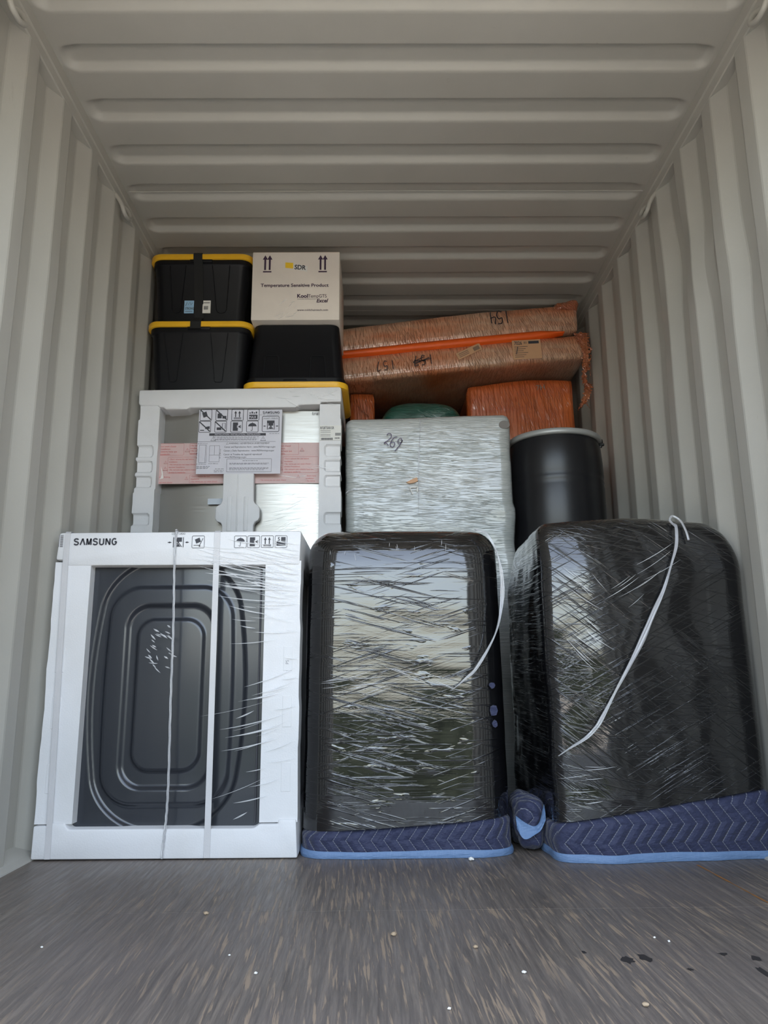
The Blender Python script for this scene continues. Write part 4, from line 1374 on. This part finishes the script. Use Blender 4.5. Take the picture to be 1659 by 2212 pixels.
# loose fold of the blanket beside the middle bundle
bm = soft_box(.448, .535, 2.60, 2.86, .004, .165, .04, .010, .016, 16, (1, 1, 1), 4)
uvl = bm.loops.layers.uv.new('UVMap')
for f_ in bm.faces:
    for lp in f_.loops: lp[uvl].uv = (lp.vert.co.x + lp.vert.co.y, lp.vert.co.z)
bfold = obj('blanket_fold', bm, MAT['blanket'], b, label='bunched corner of the navy blanket', angle=180)
bm = B()
P = smooth_path([(.440, 2.585, .098), (.458, 2.574, .078), (.485, 2.572, .074), (.512, 2.572, .085), (.532, 2.575, .128)], 8)
rows = []
for i, p in enumerate(P):
    t = i / (len(P) - 1)
    wv = .018 + .008 * math.sin(t * 7)
    rows.append([bm.verts.new(p + Vector((0, -.004 * math.sin(k * 1.5 + t * 5) + .012 * (k / 4), -wv + wv * 2 * k / 4))) for k in range(5)])
for A, Q in zip(rows, rows[1:]):
    for k in range(4): bm.faces.new([A[k], A[k + 1], Q[k + 1], Q[k]])
ext = bmesh.ops.extrude_face_region(bm, geom=bm.faces[:])
for v in ext['geom']:
    if isinstance(v, bmesh.types.BMVert): v.co.y += .004
obj('edge_binding', bm, MAT['binding'], bfold, label='pale blue binding', angle=60)
def yright(x, z):
    u = (x - FLx) / (FRx - FLx); t = max(0, z / 1.08)
    return FLy + (FRy - FLy) * u + .05 * max(0, (t - .80) / .2) ** 2 + .006 * math.sin(z * 6 + u * 3) + .30 * max(0, .36 - u) ** 2
yr = lambda x, z, d=.012: (x, yright(x, z) - d, z)
film_strip([yr(1.018, 1.070, -.05), yr(1.010, 1.055, .012), yr(.998, .985), yr(.972, .92), yr(.935, .832), yr(.890, .75), yr(.847, .67), yr(.797, .59), yr(.747, .512), yr(.705, .44), yr(.681, .401), yr(.648, .368), yr(.60, .338), yr(.560, .312)], .014, MAT['clear2'], 'film_tail', b, 'twisted whitish tail of clear film', 2.0)
bm = B()
add_tube(bm, smooth_path([yr(1.010, 1.05, .012), yr(1.002, 1.075, .0), (1.018, yright(1.018, 1.08) + .01, 1.092), yr(1.038, 1.075, 0), yr(1.043, 1.035, .012), yr(1.046, 1.0, .012)], 6), .004, 6)
obj('film_loop', bm, MAT['clear2'], b, label='small loop of clear film on top')
rnd = random.Random(31)
bm = B()
for k in range(34):
    r_ = rnd.random()
    if r_ < .45:
        u = rnd.random(); x = .60 + .10 * rnd.random() + .02; z = .60 + .33 * u; a = -42
        ln = rnd.uniform(.05, .12)
    elif r_ < .75:
        x = rnd.uniform(.75, .95); z = .80 + .55 * (x - .75) + rnd.gauss(0, .02); a = 32; ln = rnd.uniform(.06, .16)
    else:
        x = rnd.uniform(.585, .72); z = rnd.uniform(.16, .28); a = 5; ln = rnd.uniform(.05, .13)
    sliver(bm, x, z, R(a + rnd.gauss(0, 4)), ln, rnd.uniform(.0012, .0026), yright(x, z) - .008, .002)
o = obj('film_wrinkles', bm, MAT['clear'], b, label='bright taut wrinkles in the film', angle=180); o['kind'] = 'stuff'

# ------------------------------------------------------------------ grey film-wrapped bundle
GY = 3.45
g = thing('wrapped_bundle', 'tall grey bundle in clear film marked 269, beside the refrigerator', 'wrapped furniture', (.245, 3.75, 0))
def grey_warp(p):
    x, y, z = p
    z += .012 * (x - .24) / .4 * (1 if z > 1.5 else 0)
    if z < 1.42: x = .24 + (x - .24) * (1 + .02 * (1.42 - z))
    if x > .4 and z < 1.35: x += .006 + .008 * noise.noise(Vector((y * 9, z * 9, 0)))
    return x, y, z
bm = soft_box(-.150, .637, GY, 3.95, .002, 1.776, .034, .028, .006, 3.2, (1, 1, 1.6), 7, grey_warp)
gf = obj('wrapped_body', bm, MAT['grey_f'], g, angle=180)
DIG = {'2': [[(0, .75), (.1, .95), (.4, 1), (.6, .8), (.5, .5), (.05, .05), (.3, .12), (.7, 0)]],
       '6': [[(.6, .95), (.25, .8), (.05, .4), (.15, .05), (.5, 0), (.65, .2), (.5, .42), (.1, .3)]],
       '9': [[(.6, .75), (.35, .95), (.08, .75), (.2, .5), (.55, .6), (.62, .85), (.5, .3), (.2, -.25)]],
       '1': [[(.3, 1), (.32, 0)]],
       '5': [[(.7, 1), (.2, .95), (.12, .55), (.5, .6), (.68, .3), (.45, 0), (.05, .08)]],
       '4': [[(.2, 1), (.1, .45), (.7, .5)], [(.62, .9), (.6, 0)]],
       '7': [[(.05, .95), (.7, 1), (.3, 0)]]}
def handwrite(bm, s, x, z, h, y, wd, rot=0.0, adv=.62):
    c_, s_ = math.cos(rot), math.sin(rot)
    out = []
    for i, ch in enumerate(s):
        for ln in DIG[ch]:
            q = [Vector(((p[0] + i * adv / .62 * .8) * h * .62, p[1] * h, 0)) for p in ln]
            q = smooth_path(q, 5)
            out.append([(x + p.x * c_ - p.y * s_, z + p.x * s_ + p.y * c_) for p in q])
    add_strokes(bm, out, y, wd)
bm = B(); handwrite(bm, '269', .030, 1.635, .058, GY - .010, .0036, R(-22), .60)
obj('handwriting', bm, MAT['penp'], g, smooth=False)
bm = B(); add_prism(bm, [(.607 + .026 * math.cos(a), 1.728 + .020 * math.sin(a)) for a in [k * PI / 8 for k in range(16)]], GY - .006, GY + .02)
obj('patch', bm, MAT['brown'], g, label='small round brown patch', smooth=False)
film_strip([(.205, GY - .006, 1.765), (.203, GY - .007, 1.68), (.196, GY - .008, 1.55), (.193, GY - .008, 1.42), (.190, GY - .008, 1.30)], .004, MAT['faint'], 'film_tail', g, 'thin vertical strand of film', 1.0)
film_strip([(-.148, GY - .004, 1.395), (-.12, GY - .012, 1.41), (-.03, GY - .012, 1.418), (.05, GY - .011, 1.425)], .006, MAT['faint'], 'film_tail', g, 'thin horizontal strand of film', 1.0)
bm = B(); add_prism(bm, [(.135, 1.446), (.165, 1.462), (.186, 1.47), (.190, 1.452), (.172, 1.444), (.15, 1.44)], GY - .009, GY + .01)
obj('torn_spot', bm, MAT['tanlabel'], g, label='small torn spot', smooth=False)
bm = B(); add_strokes(bm, [[(.165, 1.388), (.152, 1.42), (.188, 1.424)], [(.188, 1.424), (.186, 1.40)]], GY - .010, .006)
obj('tape_mark', bm, MAT['sticker'], g, smooth=False)

# ------------------------------------------------------------------ drum on its support
d = thing('plastic_drum', 'black plastic drum with a grey clamp ring, standing near the right wall', 'drum', (.879, 3.62, .90))
rD, dX, dY = .229, .879, 3.62
zq = lambda z: (z - .56) * 1.034 + .56
prof = [(rD - .03, .901), (rD - .008, .91), (rD - .002, .95), (rD, 1.02), (rD + .001, zq(1.17)), (rD - .001, zq(1.178)), (rD + .001, zq(1.19)), (rD + .002, zq(1.40)), (rD - .0025, zq(1.425)), (rD + .001, zq(1.4335)), (rD - .0025, zq(1.442)), (rD + .001, zq(1.46)), (rD - .001, zq(1.53)), (rD - .006, zq(1.60)), (rD - .014, zq(1.625)), (rD - .018, zq(1.640)), (rD - .018, zq(1.660)), (rD - .06, zq(1.662))]
bm = B(); add_lathe(bm, prof, dX, dY, 96)
obj('body', bm, MAT['drum'], d, angle=60)
bm = B(); add_lathe(bm, [(rD - .012, zq(1.632)), (rD - .001, zq(1.634)), (rD + .002, zq(1.642)), (rD, zq(1.654)), (rD - .008, zq(1.660)), (rD - .05, zq(1.660))], dX, dY, 96)
obj('clamp_ring', bm, MAT['ring'], d, angle=60)
bm = B(); add_tube(bm, [(1.098, 3.575, zq(1.615)), (1.104, 3.572, zq(1.64)), (1.102, 3.572, zq(1.652))], .008, 8); add_box(bm, 1.09, 1.116, 3.565, 3.58, zq(1.622), zq(1.634), .002, 1)
obj('ring_bolt', bm, MAT['bolt'], d)
bm = B(); add_box(bm, .70, 1.09, 3.42, 3.84, 0.002, .899, .006)
tag(obj('cardboard_box', bm, MAT['cardboard'], origin=(.879, 3.62, 0)), 'plain brown cardboard box under the black drum', 'cardboard box')

# ------------------------------------------------------------------ orange wrapped furniture behind
def box_thing(name, label, cat, ext, r, mat, part, seed, warp=None, amp=.006):
    x0, x1, y0, y1, z0, z1 = ext
    t = thing(name, label, cat, ((x0 + x1) / 2, (y0 + y1) / 2, z0))
    o = obj(part, soft_box(x0, x1, y0, y1, z0, z1, r, .035, amp, 3.5, (1.4, 1, .7), seed, warp), mat, t, angle=180)
    return t
OY = 4.06
tR = box_thing('wrapped_bundle', 'tall orange film-wrapped box standing behind the black drum', 'wrapped furniture', (.510, 1.120, OY, 4.75, .002, 2.195), .022, MAT['orange_f'], 'wrapped_body', 11, lambda p: (p[0] + .02 * (1 - p[2] / 2.2) * (-1 if p[0] < .8 else 0), p[1], p[2] + (.062 * (p[0] - .8) + .01 * math.sin(p[0] * 9)) * max(0, (p[2] - 1.9) / .3)))
bm = B()
add_text(bm, '7H', .905, 2.135, .03, OY - .012, rot=R(6))
obj('faint_marking', bm, MAT['brown'], tR, smooth=False)
tL = box_thing('wrapped_bundle', 'narrow orange film-wrapped box just right of the refrigerator', 'wrapped furniture', (-.155, -.012, OY, 4.75, .002, 2.128), .016, MAT['orange_f'], 'wrapped_body', 12)
bm = B()
for k in range(5):
    add_tube(bm, smooth_path([(-.14 + .02 * k, OY - .006, 2.11), (-.12 + .015 * k, OY - .014, 2.06 - .01 * k), (-.09 + .012 * k, OY - .008, 2.02 - .012 * k)], 5), .0012, 5)
obj('film_shreds', bm, MAT['orange_tail'], tL)
# two flat wrapped panels lying on the two boxes, tilted
def slab(name, label, tilt_pts, y0, y1, seed, mat, extra=None):
    (xa, zta), (xb, ztb), zba, zbb = tilt_pts
    t = thing(name, label, 'flat package', ((xa + xb) / 2, (y0 + y1) / 2, (zba + zbb) / 2), 'flat packages wrapped in orange film')
    def wp(p):
        u, y, v = p
        k = (u - xa) / (xb - xa)
        top = zta + (ztb - zta) * k + (.014 * math.sin(k * 3.1) if extra else 0); bot = zba + (zbb - zba) * k
        return u, y, bot + (top - bot) * v
    bm = soft_box(xa, xb, y0, y1, 0, 1, .02, .03, 0, 3, (1, 1, 1), seed)
    # soft_box rounds in metres, so build thin then stretch between the two faces
    bm.free()
    th = zta - zba
    bm = soft_box(xa, xb, y0, y1, 0, th, .022, .030, .0045, 4.5, (1, 1, 1), seed, lambda p: wp((p[0], p[1], p[2] / th)))
    obj('wrapped_body', bm, mat, t, angle=180)
    return t
SYf = 3.90
pl = slab('flat_package', 'lower flat tan and orange wrapped package marked 157, lying tilted on the orange boxes', ((-.27, 2.268), (1.165, 2.412), 2.124, 2.272), SYf, 5.35, 21, MAT['tan_f'])
pu = slab('flat_package', 'upper flat orange wrapped package marked 154, lying tilted just under the ceiling', ((-.27, 2.436), (1.125, 2.592), 2.292, 2.428), SYf, 5.35, 22, MAT['tan_f'], True)
# bright orange edge showing under the upper panel
bm = B()
n = 30
rows = []
for i in range(n + 1):
    k = i / n; x = -.26 + 1.30 * k
    zc = 2.282 + (2.424 - 2.282) * (x + .27) / 1.40
    hh = .013 + .010 * math.sin(PI * k) ** .5 + .006 * k
    if k > .9: hh *= (1 - k) * 8 + .2
    rows.append([Vector((x, SYf + .03, zc - hh)), Vector((x, SYf - .012, zc - hh * .7)), Vector((x, SYf - .020, zc)), Vector((x, SYf - .012, zc + hh * .8)), Vector((x, SYf + .03, zc + hh))])
rows = [[bm.verts.new(q) for q in r_] for r_ in rows]
for A, Q in zip(rows, rows[1:]):
    for k in range(4): bm.faces.new([A[k], A[k + 1], Q[k + 1], Q[k]])
obj('orange_edge', bm, MAT['orange_bright'], pu, label='bright orange padded edge', angle=180)
bm = B(); handwrite(bm, '154', .735, 2.545, .075, SYf - .012, .0055, R(186), .62)
obj('handwriting', bm, MAT['pen'], pu, smooth=False)
bm = B(); handwrite(bm, '157', .095, 2.252, .052, SYf - .012, .0045, R(186), .9)
obj('handwriting', bm, MAT['pen'], pl, smooth=False)
bm = B(); handwrite(bm, '157', .305, 2.285, .055, SYf - .012, .0045, R(186), .9)
add_strokes(bm, [[(.20, 2.235), (.30, 2.262)], [(.21, 2.228), (.29, 2.268)], [(.205, 2.25), (.27, 2.245)], [(.20, 2.24), (.26, 2.27)]], SYf - .012, .004)
obj('handwriting', bm, MAT['pen'], pl, label='crossed-out marker number', smooth=False)
def slanted_label(x, z, w_, h_, a, fn, nm, par):
    bm = B()
    c_, s_ = math.cos(a), math.sin(a)
    f2 = lambda p, q: (x + p * c_ - q * s_, z + p * s_ + q * c_)
    add_prism(bm, [f2(0, 0), f2(w_, 0), f2(w_, h_), f2(0, h_)], SYf - .010, SYf - .0085)
    o_ = obj(nm, bm, MAT['tanlabel'], par, smooth=False)
    for nm2, f1 in fn:
        bm = B(); f1(bm, f2, a)
        obj(nm2, bm, MAT['ink'], o_, smooth=False)
def lab7026(bm, f2, a):
    p = f2(.012, .085); add_text(bm, '7026', p[0], p[1], .020, SYf - .0112, .042, bold=.02, rot=a)
def labB5(bm, f2, a):
    p = f2(.065, .09); add_text(bm, 'B5', p[0], p[1], .012, SYf - .0112, rot=a)
def labblock(bm, f2, a): add_poly(bm, [f2(.09, .088), f2(.148, .088), f2(.148, .104), f2(.09, .104)], SYf - .0112)
def lablines(bm, f2, a):
    for k in range(6): add_poly(bm, [f2(.010, .012 + .012 * k), f2(.06 + .012 * (k % 3), .012 + .012 * k), f2(.06 + .012 * (k % 3), .0145 + .012 * k), f2(.010, .0145 + .012 * k)], SYf - .0112)
def labtick(bm, f2, a): add_strokes(bm, [[f2(.03, .075), f2(.018, .03)]], SYf - .0115, .004)
slanted_label(.752, 2.252, .158, .112, R(3), (('printed_number', lab7026), ('printed_text', labB5), ('printed_block', labblock), ('printed_lines', lablines), ('pen_mark', labtick)), 'tan_label', pl)
def lab_bar(bm, f2, a):
    for k in range(8): add_poly(bm, [f2(.10 + k * .0045, .008), f2(.1025 + k * .0045, .008), f2(.1025 + k * .0045, .03), f2(.10 + k * .0045, .03)], SYf - .0112)
def lab_rows(bm, f2, a):
    for k in range(3): add_poly(bm, [f2(.012, .010 + k * .009), f2(.07, .010 + k * .009), f2(.07, .0125 + k * .009), f2(.012, .0125 + k * .009)], SYf - .0112)
slanted_label(.452, 2.252, .145, .040, R(26), (('barcode', lab_bar), ('printed_lines', lab_rows)), 'barcode_label', pl)
# torn film hanging at the right end
bm = B()
Pp = [(1.128, SYf - .008, 2.41), (1.150, SYf - .012, 2.33), (1.150, SYf - .014, 2.23), (1.132, SYf - .016, 2.14), (1.150, SYf - .018, 2.08), (1.112, SYf - .02, 1.99), (1.085, SYf - .02, 1.955)]
P = smooth_path(Pp, 12)
rows = []
rr = random.Random(8)
for i, p in enumerate(P):
    t = i / (len(P) - 1)
    ww = .075 * (1 - t) ** 2 + .020 + .034 * max(0, math.sin((t - .45) * 6)) - .018 * t
    jl, jr = rr.uniform(.6, 1.15), rr.uniform(.6, 1.15)
    rows.append([bm.verts.new(p + Vector((ww * (k / 8 - .5) * (jl if k < 4 else jr) + .006 * noise.noise(Vector((i * .3, k, 0))), .018 * noise.noise(Vector((i * .25, k * .9, 3))), .004 * rr.uniform(-1, 1)))) for k in range(9)])
for i, (A, Q) in enumerate(zip(rows, rows[1:])):
    for k in range(8):
        if k in (0, 7, 6) and rr.random() < .3 and 3 < i < len(rows) - 4: continue
        bm.faces.new([A[k], A[k + 1], Q[k + 1], Q[k]])
for k in range(14):
    i = rr.randrange(6, len(P) - 2)
    p = P[i]
    q = p + Vector((rr.uniform(-.02, .03), -.004, rr.uniform(-.07, -.03)))
    add_tube(bm, smooth_path([p, (p + q) / 2 + Vector((rr.uniform(-.012, .012), -.006, 0)), q], 4), .0012, 4)
for v in bm.verts: v.co.x = min(v.co.x, 1.198)
obj('torn_film', bm, MAT['orange_tail'], pl, label='ragged strip of torn orange film', angle=180)
bm = soft_box(1.00, 1.135, SYf - .012, 4.05, 2.545, 2.612, .03, .014, .014, 22, (1, 1, 1), 9, lambda p: (p[0] - .035 * (2.6 - p[2]) / .06 * 0, p[1], p[2] + .05 * (p[0] - 1.1)))
obj('bunched_film', bm, MAT['orange_tail'], pu, angle=180)

# ------------------------------------------------------------------ green bundle between the orange boxes
gr = thing('wrapped_bundle', 'dark green bundle in clear film, its rounded top showing above the grey bundle', 'wrapped furniture', (.25, 4.3, 0))
bm = soft_box(.018, .482, 4.0, 4.55, .002, 2.062, .085, .03, .010, 5, (1, 1, 2), 14, lambda p: (p[0], p[1], p[2] - .05 * ((p[0] - .25) / .23) ** 4 * max(0, (p[2] - 1.8) / .26)))
obj('wrapped_body', bm, MAT['green_f'], gr, angle=180)

# ------------------------------------------------------------------ litter on the floor
def crumb(x, y, s, mat, nm, label, cat, group, seed):
    bm = B()
    bmesh.ops.create_icosphere(bm, subdivisions=2, radius=s)
    for v in bm.verts:
        v.co *= 1 + .45 * noise.noise(v.co * (1.6 / s) + Vector((seed, 0, 0)))
        v.co.z = v.co.z * .6
    mz = min(v.co.z for v in bm.verts)
    for v in bm.verts: v.co += Vector((x, y, -mz + .0004))
    tag(obj(nm, bm, mat, origin=(x, y, 0)), label, cat, group)
crumb(.283, 2.520, .0085, MAT['crumb'], 'foam_crumb', 'white foam crumb lying at the foot of the middle bundle', 'foam crumb', None, 1)
for i, (x, y, s) in enumerate(((.276, 1.61, .0042), (.617, 1.775, .003), (-.24, 1.62, .0032), (.118, 1.452, .003), (.595, 1.80, .0028), (-.72, 1.78, .0028), (-.31, 1.72, .0025))):
    crumb(x, y, s, MAT['crumb'], 'foam_crumb', 'tiny white foam crumb lying on the bare floor', 'foam crumb', 'foam crumbs scattered on the floor', i + 2)
for i, (x, y, s) in enumerate(((.03, 1.833, .0065), (-.42, 2.0, .006), (.457, 1.455, .006), (.20, 1.75, .005))):
    crumb(x, y, s, MAT['dirt'], 'wood_chip', 'small tan wood chip lying on the worn floor', 'wood chip', 'wood chips on the floor', i + 12)
